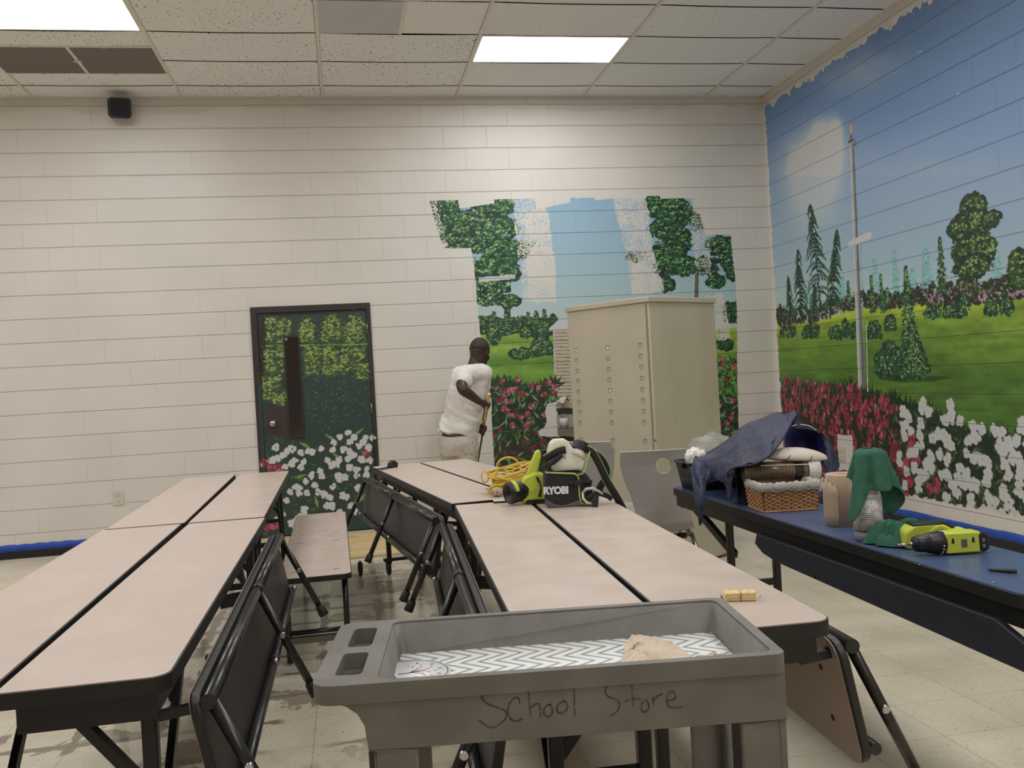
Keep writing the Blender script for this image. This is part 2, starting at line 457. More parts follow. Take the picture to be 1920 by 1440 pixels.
tape('masking_tape', ((-4.2, D, 0), (-1.9, D, 0), (0, -1, 0)), 'blue masking tape along the baseboard left of the left tables')
tape('masking_tape', ((1.2, D, 0), (4.15, D, 0), (0, -1, 0)), 'blue masking tape on the back baseboard behind the metal cabinet')
tape('masking_tape', ((XR, 8.4, 0), (XR, 2.2, 0), (-1, 0, 0)), 'blue masking tape along the baseboard below the white flowers')
# ------------------------------------------------------------------ murals (flat paint on the block walls)
def inpoly(u, v, P):
    r = False; j = len(P)-1
    for i in range(len(P)):
        a, b = P[i], P[j]
        if (a[1] > v) != (b[1] > v) and u < (b[0]-a[0])*(v-a[1])/(b[1]-a[1])+a[0]: r = not r
        j = i
    return r
def hsh(x, y):
    s = math.sin(x*12.9898+y*78.233)*43758.5453; return s-math.floor(s)
def vn(x, y):
    xi, yi = math.floor(x), math.floor(y); fx, fy = x-xi, y-yi; fx = fx*fx*(3-2*fx); fy = fy*fy*(3-2*fy)
    a, b, c, d = hsh(xi, yi), hsh(xi+1, yi), hsh(xi, yi+1), hsh(xi+1, yi+1)
    return (a+(b-a)*fx)*(1-fy)+(c+(d-c)*fx)*fy
def fbm(x, y): return .5*vn(x, y)+.3*vn(2.1*x+5, 2.1*y)+.2*vn(4.3*x, 4.3*y+9)
def lerp(a, b, t): t = max(0, min(1, t)); return tuple(p+(q-p)*t for p, q in zip(a, b))
def grad(v, st):
    for (a, ca), (b, cb) in zip(st[:-1], st[1:]):
        if v < b: return lerp(ca, cb, (v-a)/(b-a) if b > a else 0)
    return st[-1][1]

class Mural:
    """a painting on a wall plane, dabbed in order on to a fine vertex grid; at(u, v) gives the wall spot (a, z)"""
    def __init__(s, plane, box, colf=None, st=.006):
        s.plane = plane; s.a0, s.a1, s.z0, s.z1 = box; s.st = st
        s.na = int((s.a1-s.a0)/st)+1; s.nz = int((s.z1-s.z0)/st)+1
        s.A = s.a0+st*np.arange(s.na); s.Z = s.z0+st*np.arange(s.nz)
        s.im = np.zeros((s.na, s.nz, 3), np.float32); s.mask = np.zeros((s.na, s.nz), bool)
        if colf:
            s.mask[:] = True; g = .024; ca = np.arange(s.a0, s.a1+g, g); cz = np.arange(s.z0, s.z1+g, g)
            T = np.array([[colf(*proj(s.plane.p(a, z, 0))) for z in cz] for a in ca], np.float32)
            ia = np.clip((s.A-s.a0)/g, 0, len(ca)-1.001); iz = np.clip((s.Z-s.z0)/g, 0, len(cz)-1.001)
            i0 = ia.astype(int); j0 = iz.astype(int); fa = (ia-i0)[:, None, None]; fz = (iz-j0)[None, :, None]
            s.im = ((T[i0][:, j0]*(1-fa)+T[i0+1][:, j0]*fa)*(1-fz)+(T[i0][:, j0+1]*(1-fa)+T[i0+1][:, j0+1]*fa)*fz).astype(np.float32)
    def at(s, u, v): return s.plane.inv(u, v)
    def up(s): pass
    def face(s, pts, col, cv=None):
        xs = [p[0] for p in pts]; ys = [p[1] for p in pts]
        i0 = max(0, int((min(xs)-s.a0)/s.st)); i1 = min(s.na, int((max(xs)-s.a0)/s.st)+2)
        j0 = max(0, int((min(ys)-s.z0)/s.st)); j1 = min(s.nz, int((max(ys)-s.z0)/s.st)+2)
        if i1 <= i0 or j1 <= j0: return
        X = s.A[i0:i1][:, None]; Y = s.Z[j0:j1][None, :]; r = np.zeros((i1-i0, j1-j0), bool)
        k = len(pts)-1
        for i in range(len(pts)):
            (ax, ay), (bx, by) = pts[i], pts[k]; k = i
            if ay == by: continue
            r ^= ((ay > Y) != (by > Y)) & (X < (bx-ax)*(Y-ay)/(by-ay)+ax)
        s.im[i0:i1, j0:j1][r] = col; s.mask[i0:i1, j0:j1] |= r
    def poly(s, uv, col, cv=0.): s.face([s.at(*q) for q in uv], col)
    def leaf(s, a, z, l, w, ang, col):
        ca, sa = math.cos(ang), math.sin(ang)
        P = [(-l/2, 0), (-l*.1, w/2), (l/2, 0), (-l*.1, -w/2)]
        s.face([(a+x*ca-y*sa, z+x*sa+y*ca) for x, y in P], col)
    def blob(s, a, z, r, col, n=7, jit=.35, sy=1.):
        ph = rnd.random()*6
        s.face([(a+r*math.cos(ph+2*PI*k/n)*(1-jit*rnd.random()), z+sy*r*math.sin(ph+2*PI*k/n)*(1-jit*rnd.random())) for k in range(n)], col)
    def build(s, name, m, parent, label=None, cov=None):
        na, nz = s.na, s.nz; AA, ZZ = np.meshgrid(s.A, s.Z, indexing='ij')
        K = cov(AA, ZZ).astype(np.float32) if cov else np.zeros((na, nz), np.float32)
        p0 = np.array(s.plane.p(0, 0, .0008)); pa = np.array(s.plane.p(1, 0, .0008))-p0
        co = p0+AA[..., None]*pa+ZZ[..., None]*np.array((0, 0, 1.))
        idx = np.arange(na*nz).reshape(na, nz)
        q = np.stack([idx[:-1, :-1], idx[1:, :-1], idx[1:, 1:], idx[:-1, 1:]], -1)
        keep = (s.mask[:-1, :-1] & s.mask[1:, :-1] & s.mask[1:, 1:] & s.mask[:-1, 1:]) & ~((K[:-1, :-1] > 1) & (K[1:, :-1] > 1) & (K[1:, 1:] > 1) & (K[:-1, 1:] > 1))
        q = q[keep]
        used = np.unique(q); rm = np.zeros(na*nz, int); rm[used] = np.arange(len(used)); q = rm[q]
        me = bpy.data.meshes.new(name); me.vertices.add(len(used)); me.vertices.foreach_set('co', co.reshape(-1, 3)[used].astype(np.float32).ravel())
        n = len(q); me.loops.add(n*4); me.loops.foreach_set('vertex_index', q.astype(np.int32).ravel())
        me.polygons.add(n); me.polygons.foreach_set('loop_start', (np.arange(n)*4).astype(np.int32))
        me.update(calc_edges=True); me.validate(); me.materials.append(m)
        c = s.im.reshape(-1, 3)[used]/255; c = np.minimum(.60, 1.3*np.where(c <= .04045, c/12.92, ((c+.055)/1.055)**2.4))
        ca = me.color_attributes.new('Col', 'FLOAT_COLOR', 'POINT')
        ca.data.foreach_set('color', np.concatenate([c, np.ones((len(c), 1))], 1).astype(np.float32).ravel())
        ka = me.attributes.new('cov', 'FLOAT', 'POINT'); ka.data.foreach_set('value', K.reshape(-1)[used])
        o = bpy.data.objects.new(name, me); C.objects.link(o); o.parent = parent
        if label: o['label'] = label
        return o
def npoly(U, V, P):
    r = np.zeros(U.shape, bool); k = len(P)-1
    for i in range(len(P)):
        (ax, ay), (bx, by) = P[i], P[k]; k = i
        if ay == by: continue
        r ^= ((ay > V) != (by > V)) & (U < (bx-ax)*(V-ay)/(by-ay)+ax)
    return r
def nhsh(x, y):
    s = np.sin(x*12.9898+y*78.233)*43758.5453; return s-np.floor(s)
def nvn(x, y):
    xi, yi = np.floor(x), np.floor(y); fx, fy = x-xi, y-yi; fx = fx*fx*(3-2*fx); fy = fy*fy*(3-2*fy)
    return (nhsh(xi, yi)*(1-fx)+nhsh(xi+1, yi)*fx)*(1-fy)+(nhsh(xi, yi+1)*(1-fx)+nhsh(xi+1, yi+1)*fx)*fy
def nfbm(x, y): return .5*nvn(x, y)+.3*nvn(2.1*x+5, 2.1*y)+.2*nvn(4.3*x, 4.3*y+9)
def nproj(X, Y, Z):
    x, y, z = X, Y, Z-CAMH; a = x*CF.x+y*CF.y+z*CF.z
    return 960+FPX*(x*CR.x+y*CR.y+z*CR.z)/a, 720-FPX*(x*CU.x+y*CU.y+z*CU.z)/a
class BackPlane:
    def __init__(s, off=0.): s.off = off
    def inv(s, u, v): p = PY(u, v, D); return (p.x, p.z)
    def p(s, a, z, k): return (a, D-k-s.off, z)
class RightPlane:
    def inv(s, u, v): p = PX(u, v, XR); return (p.y, p.z)
    def p(s, a, z, k): return (XR-k, a, z)

G_D = [(22, 44, 36), (28, 52, 40), (34, 60, 42), (26, 48, 44)]
G_M = [(48, 84, 50), (58, 96, 52), (66, 108, 60), (52, 88, 62)]
G_L = [(112, 146, 70), (138, 166, 88), (96, 134, 84), (150, 176, 110)]
def foliage(m, cu, cv, wu, hv, n, size=.035, dens=1., pal=(G_D, G_M, G_L), shape='ell', under=True, light=.3, keep=None):
    """a painted crown: dark mass, then mid and light leaf dabs. centre, width and height as on the wall picture"""
    a0, z0 = m.at(cu, cv); a1, _ = m.at(cu+wu/2, cv); _, z1 = m.at(cu, cv-hv/2)
    rw, rh = abs(a1-a0), abs(z1-z0)
    def spot(k=1.):
        for _ in range(30):
            x, y = rnd.uniform(-1, 1), rnd.uniform(-1, 1)
            if shape == 'ell' and x*x+y*y < 1: break
            if shape == 'cone' and abs(x) < (1-y)/2*(.8+.2*math.sin(y*22)): break
            if shape == 'box': break
            if shape == 'dome' and y < 1-x*x*1.0: break
        return a0+x*rw*k, z0+y*rh*k, x, y
    if under:
        for _ in range(int(n*.5)):
            a, z, x, y = spot(.93); m.blob(a, z, size*1.3, rnd.choice(pal[0]), 6)
        m.up()
    for _ in range(n):
        a, z, x, y = spot(1.+.16*(rnd.random() < .3))
        if keep and not keep(a, z): continue
        m.leaf(a, z, size*rnd.uniform(.7, 1.5), size*rnd.uniform(.4, .7), rnd.uniform(-.9, .9)+(PI if rnd.random() < .5 else 0), rnd.choice(pal[1] if rnd.random() > .35 else pal[0]))
    m.up()
    for _ in range(int(n*light)):
        a, z, x, y = spot(.92)
        if keep and not keep(a, z): continue
        if rnd.random() < .35+.4*(-x)*.5+.4*y*.5+.2:
            m.leaf(a, z, size*rnd.uniform(.6, 1.2), size*rnd.uniform(.3, .5), rnd.uniform(-.7, .7), rnd.choice(pal[2]))
    m.up()
def conifer(m, u, v0, v1, wu, n, pal=(G_D, G_M, G_L), size=.03, trunk=None, light=.35):
    """top at v0, base at v1"""
    a0, zt = m.at(u, v0); _, zb = m.at(u, v1); aw, _ = m.at(u+wu/2, v1); rw = abs(aw-a0)
    if trunk:
        m.face([(a0-.008, zb-.02), (a0+.008, zb-.02), (a0+.004, zt), (a0-.004, zt)], trunk)
    for k in range(n):
        t = (k+.5)/n; z = zt+(zb-zt)*t; r = rw*(.12+.88*t)*(.72+.28*math.sin(k*1.7))
        for sgn in (-1, 1):
            for q in range(3):
                x = rnd.uniform(0, 1)*r
                c = rnd.choice(pal[0] if rnd.random() < .55 else pal[1])
                m.leaf(a0+sgn*x, z-x*.25, size*rnd.uniform(1., 2), size*rnd.uniform(.5, .9), sgn*-.4+rnd.uniform(-.3, .3), c)
    m.up()
    for k in range(int(n*light*3)):
        t = rnd.uniform(.05, 1); z = zt+(zb-zt)*t; r = rw*(.1+.85*t); x = rnd.uniform(-1, .7)*r
        m.leaf(a0+x, z-abs(x)*.2, size*rnd.uniform(.5, 1.1), size*.35, rnd.uniform(-.5, .5), rnd.choice(pal[2]))
    m.up()
def flower(m, a, z, r, cols, n=5):
    for k in range(n):
        th = 2*PI*k/n+rnd.random(); d = r*rnd.uniform(.3, .7)
        m.blob(a+d*math.cos(th), z+d*math.sin(th), r*rnd.uniform(.45, .65), rnd.choice(cols), 6, .25)
def sprig(m, a, z, l, col, n=5, spread=1.1):
    for k in range(n):
        th = PI/2+spread*(k/(n-1)-.5)*2+rnd.uniform(-.15, .15)
        m.leaf(a+l/2*math.cos(th), z+l/2*math.sin(th), l, l*.24, th, col)
WH = [(226, 222, 218), (214, 211, 212), (234, 230, 224), (198, 197, 206)]
RD = [(142, 50, 66), (122, 40, 56), (158, 66, 82), (100, 34, 46)]
PKc = [(158, 78, 94), (128, 52, 68), (178, 112, 122), (104, 42, 54)]

# ---- right wall
def hill_v(u):
    pts = [(1440, 607), (1500, 605), (1530, 600), (1560, 591), (1590, 582), (1620, 576), (1660, 577), (1700, 571), (1740, 568), (1780, 570), (1830, 568), (1870, 562), (1920, 556), (2400, 540)]
    for a, b in zip(pts[:-1], pts[1:]):
        if u < b[0]: return a[1]+(b[1]-a[1])*(u-a[0])/(b[0]-a[0])
    return 540
def bed_v(u):
    pts = [(1440, 706), (1500, 722), (1550, 728), (1600, 728), (1640, 745), (1680, 755), (1720, 765), (1760, 785), (1800, 808), (1850, 822), (1920, 825), (2400, 850)]
    for a, b in zip(pts[:-1], pts[1:]):
        if u < b[0]: return a[1]+(b[1]-a[1])*(u-a[0])/(b[0]-a[0])
    return 850
CL = [(1510, 375, 40, 70, .5), (1500, 310, 28, 40, .7), (1545, 265, 22, 32, 1.1), (1560, 290, 20, 50, .9), (1525, 330, 34, 60, .9), (1540, 350, 30, 60, .5), (1570, 240, 8, 14, .9), (1528, 245, 12, 14, .5), (1590, 150, 60, 35, .22), (1640, 120, 60, 30, .18), (1700, 330, 200, 70, .16)]
def right_col(u, v):
    if v > bed_v(u)+6: return lerp((34, 42, 30), (30, 36, 28), fbm(u/20, v/20))
    if v < hill_v(u):
        c = grad(v+.25*max(0, 1700-u)*0, [(-200, (84, 112, 152)), (60, (88, 118, 158)), (200, (100, 130, 170)), (350, (128, 152, 186)), (480, (146, 168, 200)), (560, (160, 182, 208))])
        c = lerp(c, (152, 170, 196), max(0, (u-1650)/500)*.4)
        k = 0
        for (cu, cv, sx, sy, a) in CL: k += a*math.exp(-((u-cu)/sx)**2-((v-cv)/sy)**2)
        k *= .6+.9*fbm(u/22, v/22)
        cc = lerp((186, 190, 196), (224, 214, 196), fbm(u/30+3, v/30)*1.3-.1) if v < 330 else (172, 180, 194)
        return lerp(c, cc, min(.92, k))
    t = (v-hill_v(u))
    c = grad(t, [(0, (168, 176, 62)), (10, (142, 160, 52)), (35, (104, 134, 48)), (80, (84, 116, 44)), (140, (74, 106, 42)), (400, (66, 98, 40))])
    c = lerp(c, (120, 146, 52), max(0, min(1, (u-1700)/250))*max(0, 1-abs(t-50)/90)*.8)
    k = (fbm(u/36, v/8)-.5)*.5
    return tuple(max(0, x*(1+k)) for x in c)
def cov_right(a, z):
    n1 = nfbm(a*9, z*9)-.5; n2 = nvn(a*30, z*30)-.5
    e1 = (D-a)-(.045+.06*np.maximum(0, n1)+.03*n2)
    top = (H-z)-(.13+.10*n1+.05*n2); bot = z-(.235+.05*n1+.03*n2)
    d = np.minimum(np.minimum(e1, top), bot)
    d = np.where((np.abs(a-7.33) < .11+.05*n1) & (np.abs(z-.50) < .15+.05*n1), -.05, d)
    return np.where(d < 0, 1.4, np.where(d > .012, 0., .45))
RP = RightPlane(); mr = Mural(RP, (3.0, D-.02, .12, H-.02), right_col)
mr.up()
BLU = ([(104, 150, 156), (118, 160, 168), (112, 156, 150)], [(122, 166, 170), (134, 176, 180)], [(150, 188, 190), (140, 182, 178)])
for (u, v0, v1, w) in ((1639, 487, 540, 26), (1677, 470, 558, 26), (1735, 465, 545, 38), (1868, 470, 540, 34), (1896, 490, 535, 24), (1580, 520, 570, 18), (1572, 530, 575, 14), (1478, 548, 600, 26), (1515, 540, 600, 40), (1710, 505, 540, 18)):
    conifer(mr, u, v0, v1, w, 26, BLU, .035, light=.3)
# hedge line along the hill crest
HD = ([(30, 38, 30), (40, 40, 34), (48, 46, 38)], [(60, 74, 44), (76, 84, 46), (70, 62, 50)], [(120, 130, 66), (140, 120, 130), (150, 132, 146), (110, 124, 60)])
u = 1452.
while u < 1935:
    v = hill_v(u); h = 26+10*vn(u/30, 3)
    if u > 1700: h += 10
    foliage(mr, u, v-h*.45, 26, h, 34, .026, pal=HD, light=.55, shape='dome'); u += 15
for (u, v, w) in ((1768, 552, 30), (1748, 560, 24), (1600, 574, 22), (1570, 582, 26), (1545, 592, 22), (1860, 556, 30), (1905, 552, 20), (1830, 560, 26)):
    a0, z0 = mr.at(u, v)
    for _ in range(26): mr.blob(a0+rnd.uniform(-1, 1)*w*.0042, z0+rnd.uniform(-.04, .045), .011, rnd.choice([(150, 130, 142), (128, 108, 122), (164, 146, 150)]), 5)
mr.up()
foliage(mr, 1812, 545, 46, 50, 150, .03, pal=HD, light=.4)
# tall thin trees with drooping boughs
def droopy(u0, v0, u1, v1, w, n):
    a0, z0 = mr.at(u0, v0); a1, z1 = mr.at(u1, v1); wa = abs(mr.at(u1+w/2, v1)[0]-a1)
    mr.face([(a1-.009, z1), (a1+.009, z1), (a0+.003, z0), (a0-.003, z0)], (34, 44, 36))
    for k in range(n):
        t = (k+.3)/n*.86; ac = a0+(a1-a0)*t; zc = z0+(z1-z0)*t; r = wa*(.25+1.1*t if t < .6 else 1.3-.5*t)
        for sg in (-1, 1):
            if rnd.random() < .15: continue
            L = r*rnd.uniform(.6, 1.1)
            for q in range(5):
                s_ = (q+.5)/5
                mr.leaf(ac+sg*L*s_, zc+.03*s_-.10*s_*s_, .065, .026, -sg*.9+rnd.uniform(-.3, .3)-(0 if sg > 0 else 0), rnd.choice(G_D if q < 3 else G_M))
droopy(1519, 385, 1542, 598, 50, 24); droopy(1569, 432, 1557, 598, 36, 19); droopy(1496, 470, 1502, 600, 32, 16); droopy(1478, 520, 1482, 600, 18, 10); droopy(1527, 535, 1526, 600, 16, 8)
mr.up()
foliage(mr, 1466, 592, 26, 40, 60, .028, pal=HD, light=.2)
for (u, v0, v1, w) in ((1590, 528, 570, 16), (1633, 517, 586, 20), (1651, 514, 586, 18), (1663, 540, 570, 14), (1762, 445, 548, 36)):
    conifer(mr, u, v0, v1, w, 34, size=.024)
conifer(mr, 1698, 499, 590, 36, 44, size=.028)
# broad tree
mr.poly([(1829, 505), (1834, 505), (1835, 548), (1830, 548)], (60, 62, 52)); mr.up()
PT = ([(26, 42, 30), (34, 52, 34)], [(52, 78, 42), (62, 90, 46), (44, 70, 44)], [(120, 146, 84), (148, 168, 110), (98, 128, 66)])
for (u, v, w, h, n) in ((1823, 392, 48, 50, 170), (1818, 425, 78, 60, 300), (1826, 470, 84, 66, 330), (1822, 500, 70, 40, 160), (1796, 430, 36, 30, 60), (1858, 410, 34, 22, 50)):
    foliage(mr, u, v, w, h, n, .036, pal=PT, light=.4)
foliage(mr, 1910, 505, 38, 70, 170, .034, pal=PT, light=.3)
# shrubs down the hill
for (u, v, w, h) in ((1478, 617, 32, 24), (1525, 612, 20, 38), (1570, 620, 16, 24), (1586, 612, 16, 32), (1603, 615, 16, 30), (1639, 616, 26, 34), (1669, 602, 22, 26), (1747, 583, 32, 22), (1779, 580, 20, 22), (1804, 570, 22, 42), (1857, 572, 20, 28), (1887, 570, 22, 34), (1560, 622, 10, 18), (1512, 620, 16, 20)):
    foliage(mr, u, v+2, w*1.05, h, 60, .026, light=.35, shape='dome')
a, z = 0, 0
mr.poly([(1640, 700), (1690, 706), (1745, 704), (1790, 707), (1750, 715), (1690, 717), (1650, 712)], (44, 70, 34)); mr.up()
foliage(mr, 1668, 674, 60, 62, 260, .034, shape='dome', light=.3)
conifer(mr, 1702, 560, 706, 78, 80, size=.038, light=.8)
foliage(mr, 1712, 650, 66, 112, 420, .032, shape='cone', light=.35)
# flag pole
mr.poly([(1592, 266), (1601, 266), (1622, 735), (1610, 735)], (152, 150, 150)); mr.up()
mr.poly([(1598, 268), (1601, 266), (1622, 735), (1617, 735)], (98, 96, 98)); mr.poly([(1593, 268), (1595, 268), (1613, 735), (1610, 735)], (182, 180, 178)); mr.up()
mr.poly([(1624, 600), (1625, 600), (1628, 735), (1626, 735)], (190, 196, 200)); mr.poly([(1613, 438), (1614, 438), (1624, 735), (1623, 735)], (120, 130, 140))
mr.poly([(1590, 265), (1601, 259), (1602, 262), (1592, 269)], (60, 58, 60)); mr.poly([(1603, 260), (1605, 268), (1606, 274), (1603, 272)], (70, 68, 70))
a0, z0 = mr.at(1596, 241); ra = abs(mr.at(1601.5, 241)[0]-a0); rz = abs(mr.at(1596, 229)[1]-z0)
mr.face([(a0+ra*math.cos(k*PI/8), z0+rz*math.sin(k*PI/8)) for k in range(16)], (142, 138, 132)); mr.up()
mr.face([(a0+ra*.5-ra*.45+ra*.45*math.cos(k*PI/6)-.0, z0-rz*.1+rz*.7*math.sin(k*PI/6)) for k in range(12)], (166, 162, 154)); mr.poly([(1594, 253), (1598, 253), (1597, 264), (1595, 264)], (90, 88, 88)); mr.up()
mr.poly([(1590, 459), (1592, 453), (1630, 434), (1635, 438), (1633, 447), (1592, 467)], (222, 212, 196))
for (u, v) in ((1722, 98), (1726, 97), (1508, 218), (1798, 175), (1795, 177)):
    a0, z0 = mr.at(u, v); mr.blob(a0, z0, .009, (235, 235, 232))
mr.up()
# flower bed

uu = 1442
LF = [(42, 62, 36), (30, 46, 30), (54, 80, 44), (24, 36, 26)]
for u in range(1446, 1940, 9):
    a0, z0 = mr.at(u+rnd.uniform(-4, 4), bed_v(u)+6+rnd.uniform(-3, 9)); sprig(mr, a0, z0, rnd.uniform(.09, .15), rnd.choice([(26, 42, 28), (34, 54, 34)]), 6, 1.4)
mr.up()
for _ in range(1500):
    u = rnd.uniform(1446, 1990); v = rnd.uniform(bed_v(u)+8, bed_v(u)+230)
    a0, z0 = mr.at(u, v); mr.leaf(a0, z0, rnd.uniform(.05, .12), rnd.uniform(.014, .028), rnd.uniform(.3, 2.8), rnd.choice(LF))
mr.up()
for _ in range(330):
    u = rnd.uniform(1446, 1990); v = rnd.uniform(bed_v(u)+12, bed_v(u)+225)
    a0, z0 = mr.at(u, v); mr.leaf(a0, z0, rnd.uniform(.05, .1), .014, rnd.uniform(.3, 2.8), rnd.choice([(88, 116, 56), (110, 134, 76), (78, 106, 60)]))
mr.up()
for _ in range(560):
    u = rnd.uniform(1450, 1702); v = rnd.uniform(bed_v(u)-6, bed_v(u)+165)
    if u > 1660 and rnd.random() < .5: continue
    a0, z0 = mr.at(u, v)
    for q in range(4): mr.blob(a0+rnd.uniform(-.02, .02), z0+rnd.uniform(-.03, .03), rnd.uniform(.012, .022), rnd.choice(RD if rnd.random() < .8 else PKc), 6, sy=1.5)
mr.up()
wf = '935,705 970,740 1060,655 1055,690 1090,710 940,800 960,780 985,825 945,850 1045,780 1040,850 1220,665 1230,715 1225,740 1190,760 1280,765 1120,870 1180,845 1195,870 1150,850 1210,890 1230,920 1045,910 1360,800 1410,810 1335,880 1375,865 1490,820 1530,830 1520,910 1570,900 1620,880 1650,780 1655,810 980,955 1015,950 915,975 920,1020 960,1070 1005,1045 1105,980 1160,965 1205,1000 1080,1030 1110,1055 1170,1090 1200,1085 1320,960 1280,1045 1320,1075 1365,990 1410,990 1445,1015 1540,950 1600,980 1630,1000 1550,1030 1570,1090 1650,1060 1450,1080 1440,1125 1265,1115 1300,1130 1340,1140 1370,1150 1230,1150 1255,1190 1050,1090 1075,1090 1030,1130 1030,1170 950,1150 1200,1220 1345,1235 1450,1220 1490,1250 1540,1180 1540,1210 1570,1260 1640,1195 1635,1130 1425,1310 1470,1310 1530,1325 1610,1335 1690,900 1710,1000 1700,1100 1690,1250 1740,1180 1760,1040'
rf = '985,850 990,910 1015,990 960,1010 940,1070 980,1130 1135,1130 1095,1170 1145,1160 880,940 900,960 955,1200 890,910 930,1060 1000,970 1020,1010'
for t_ in rf.split():
    x, y = map(float, t_.split(',')); a0, z0 = mr.at(1400+x/3.2, 550+y/3.2)
    flower(mr, a0, z0, .05, RD, 6)
mr.up()
for t_ in wf.split():
    x, y = map(float, t_.split(',')); a0, z0 = mr.at(1400+x/3.2, 550+y/3.2)
    flower(mr, a0, z0, rnd.uniform(.042, .058), WH, 6)
mr.up()
for t_ in wf.split():
    x, y = map(float, t_.split(',')); a0, z0 = mr.at(1400+x/3.2, 550+y/3.2); mr.blob(a0, z0, .011, (170, 170, 158), 5)
mr.build('painted_mural', M_murr, wall_right, 'painted landscape with flagpole, hill and white and red flowers', cov_right)

# ---- back wall
def c2(*xy): return [(780+x/2.667, 340+y/2.667) for x, y in xy]
OUT = c2((62, 88), (150, 75), (210, 90), (218, 135), (390, 110), (395, 60), (430, 55), (445, 68), (480, 65), (595, 60), (605, 140), (770, 105), (775, 53), (787, 53), (800, 85), (890, 80), (895, 95), (985, 85), (1150, 80), (1165, 65), (1218, 62), (1222, 85), (1390, 85), (1392, 150), (1420, 165), (1440, 240), (1450, 265), (1575, 268), (1580, 330), (1597, 500), (1605, 650), (1607, 1000), (1612, 1190), (1625, 1700), (405, 1700), (390, 1380), (385, 1300), (375, 1090), (360, 1010), (350, 935), (320, 760), (305, 600), (290, 420), (275, 335), (135, 335), (85, 170))
B1 = c2((480, 60), (600, 55), (655, 150), (680, 300), (700, 450), (705, 600), (600, 600), (540, 600), (525, 450), (500, 300))
B1b = c2((600, 140), (660, 150), (680, 300), (700, 450), (705, 605), (560, 600), (560, 450), (545, 400), (600, 300), (520, 200))
B2 = c2((985, 85), (1150, 75), (1165, 150), (1185, 350), (1215, 450), (1240, 550), (1085, 570), (1055, 400), (1020, 250))
B2b = c2((1075, 400), (1200, 440), (1235, 550), (1085, 570))
B3 = c2((1375, 85), (1400, 90), (1440, 240), (1480, 270), (1470, 400), (1480, 470), (1400, 460), (1380, 300))
B4 = c2((1440, 575), (1540, 555), (1575, 790), (1505, 800))
B5 = c2((62, 88), (100, 80), (160, 330), (135, 335), (85, 170))
B6 = c2((1575, 268), (1602, 268), (1600, 420), (1582, 400))
B7 = c2((345, 930), (372, 1010), (395, 1400), (380, 1400), (330, 1030))
PLUG = c2((650, 1110), (705, 1095), (708, 1222), (795, 1228), (795, 1285), (690, 1275), (622, 1270), (612, 1240), (640, 1220), (652, 1200))
def cov_back(a, z):
    u, v = nproj(a, D+0*a, z); nu = (nvn(a*16, z*16)-.5)*5; nv = (nvn(a*16+9, z*16)-.5)*5
    r = np.zeros(a.shape)
    for P, k, j in ((B5, .47, 1), (B6, .47, 0), (B2, .55, 1), (B1, .5, 1), (B3, .47, 1), (B1b, .64, 1), (B2b, .64, 1), (B4, .56, 1)):
        r = np.where(npoly(u+nu*j, v+nv*j, P), k, r)
    r = np.where(npoly(u+nu*1.5, v+nv*1.5, PLUG), 1.4, r)
    return np.where(npoly(u, v, OUT), r, 1.4)
BP = BackPlane()
def hillb(u): return 623+(u-900)*-.02+4*math.sin(u/40)
def bedb(u): return 722+8*math.sin(u/17)+(u-920)*.03
def back_col(u, v):
    if v < hillb(u): return lerp(grad(v, [(360, (126, 156, 196)), (480, (142, 170, 208)), (560, (160, 182, 212)), (640, (182, 194, 212))]), (150, 172, 205), fbm(u/30, v/30)*.4)
    if v > bedb(u)+12: return lerp((36, 44, 40), (64, 40, 42), (v-800)/40)
    t = v-hillb(u)
    c = grad(t, [(0, (150, 170, 62)), (14, (122, 150, 60)), (24, (104, 134, 50)), (34, (136, 164, 70)), (60, (86, 122, 46)), (75, (112, 148, 60)), (110, (84, 128, 44))])
    return tuple(max(0, x*(1+(fbm(u/30, v/7)-.5)*.35)) for x in c)
mb = Mural(BP, (.72, 3.92, .15, 2.98), back_col)
kb = lambda a, z: True
GB = ([(24, 50, 40), (30, 58, 44), (20, 40, 36)], [(40, 84, 48), (52, 100, 50), (62, 108, 66)], [(120, 158, 92), (104, 146, 66), (150, 182, 140)])
def fol2(x, y, w, h, n, **k): foliage(mb, 780+x/2.667, 340+y/2.667, w/2.667, h/2.667, n, **k)
mb.poly(c2((150, 90), (160, 90), (165, 330), (150, 330)), (40, 46, 40)); mb.up()
for (x, y, w, h, n) in ((150, 130, 160, 100, 90), (130, 220, 120, 120, 80), (200, 300, 160, 90, 90), (250, 210, 180, 120, 130), (340, 180, 160, 130, 140), (430, 110, 120, 130, 110), (420, 240, 180, 120, 160), (330, 300, 180, 110, 140), (440, 350, 200, 120, 160), (360, 430, 180, 110, 150), (380, 520, 200, 90, 130), (460, 450, 120, 100, 70), (370, 590, 170, 60, 80), (470, 600, 90, 60, 40), (560, 340, 120, 70, 50)):
    fol2(x, y, w, h, n, size=.035, pal=GB, light=.55)
mb.poly(c2((460, 600), (470, 600), (475, 690), (462, 690)), (60, 58, 48)); mb.up()
mb.poly(c2((1396, 455), (1414, 455), (1412, 585), (1392, 585)), (96, 88, 76)); mb.up()
for (x, y, w, h, n) in ((1190, 120, 90, 110, 80), (1240, 130, 150, 110, 130), (1320, 150, 120, 130, 120), (1250, 240, 150, 120, 130), (1320, 290, 120, 120, 110), (1270, 350, 170, 110, 140), (1250, 430, 120, 90, 80), (1340, 420, 120, 100, 90), (1255, 520, 70, 60, 30), (1110, 380, 120, 30, 30), (1400, 200, 70, 100, 40), (1520, 320, 140, 90, 100), (1560, 390, 90, 110, 80), (1460, 420, 120, 90, 60), (1500, 500, 90, 70, 40), (1580, 450, 50, 80, 30)):
    fol2(x, y, w, h, n, size=.035, pal=GB, light=.5)
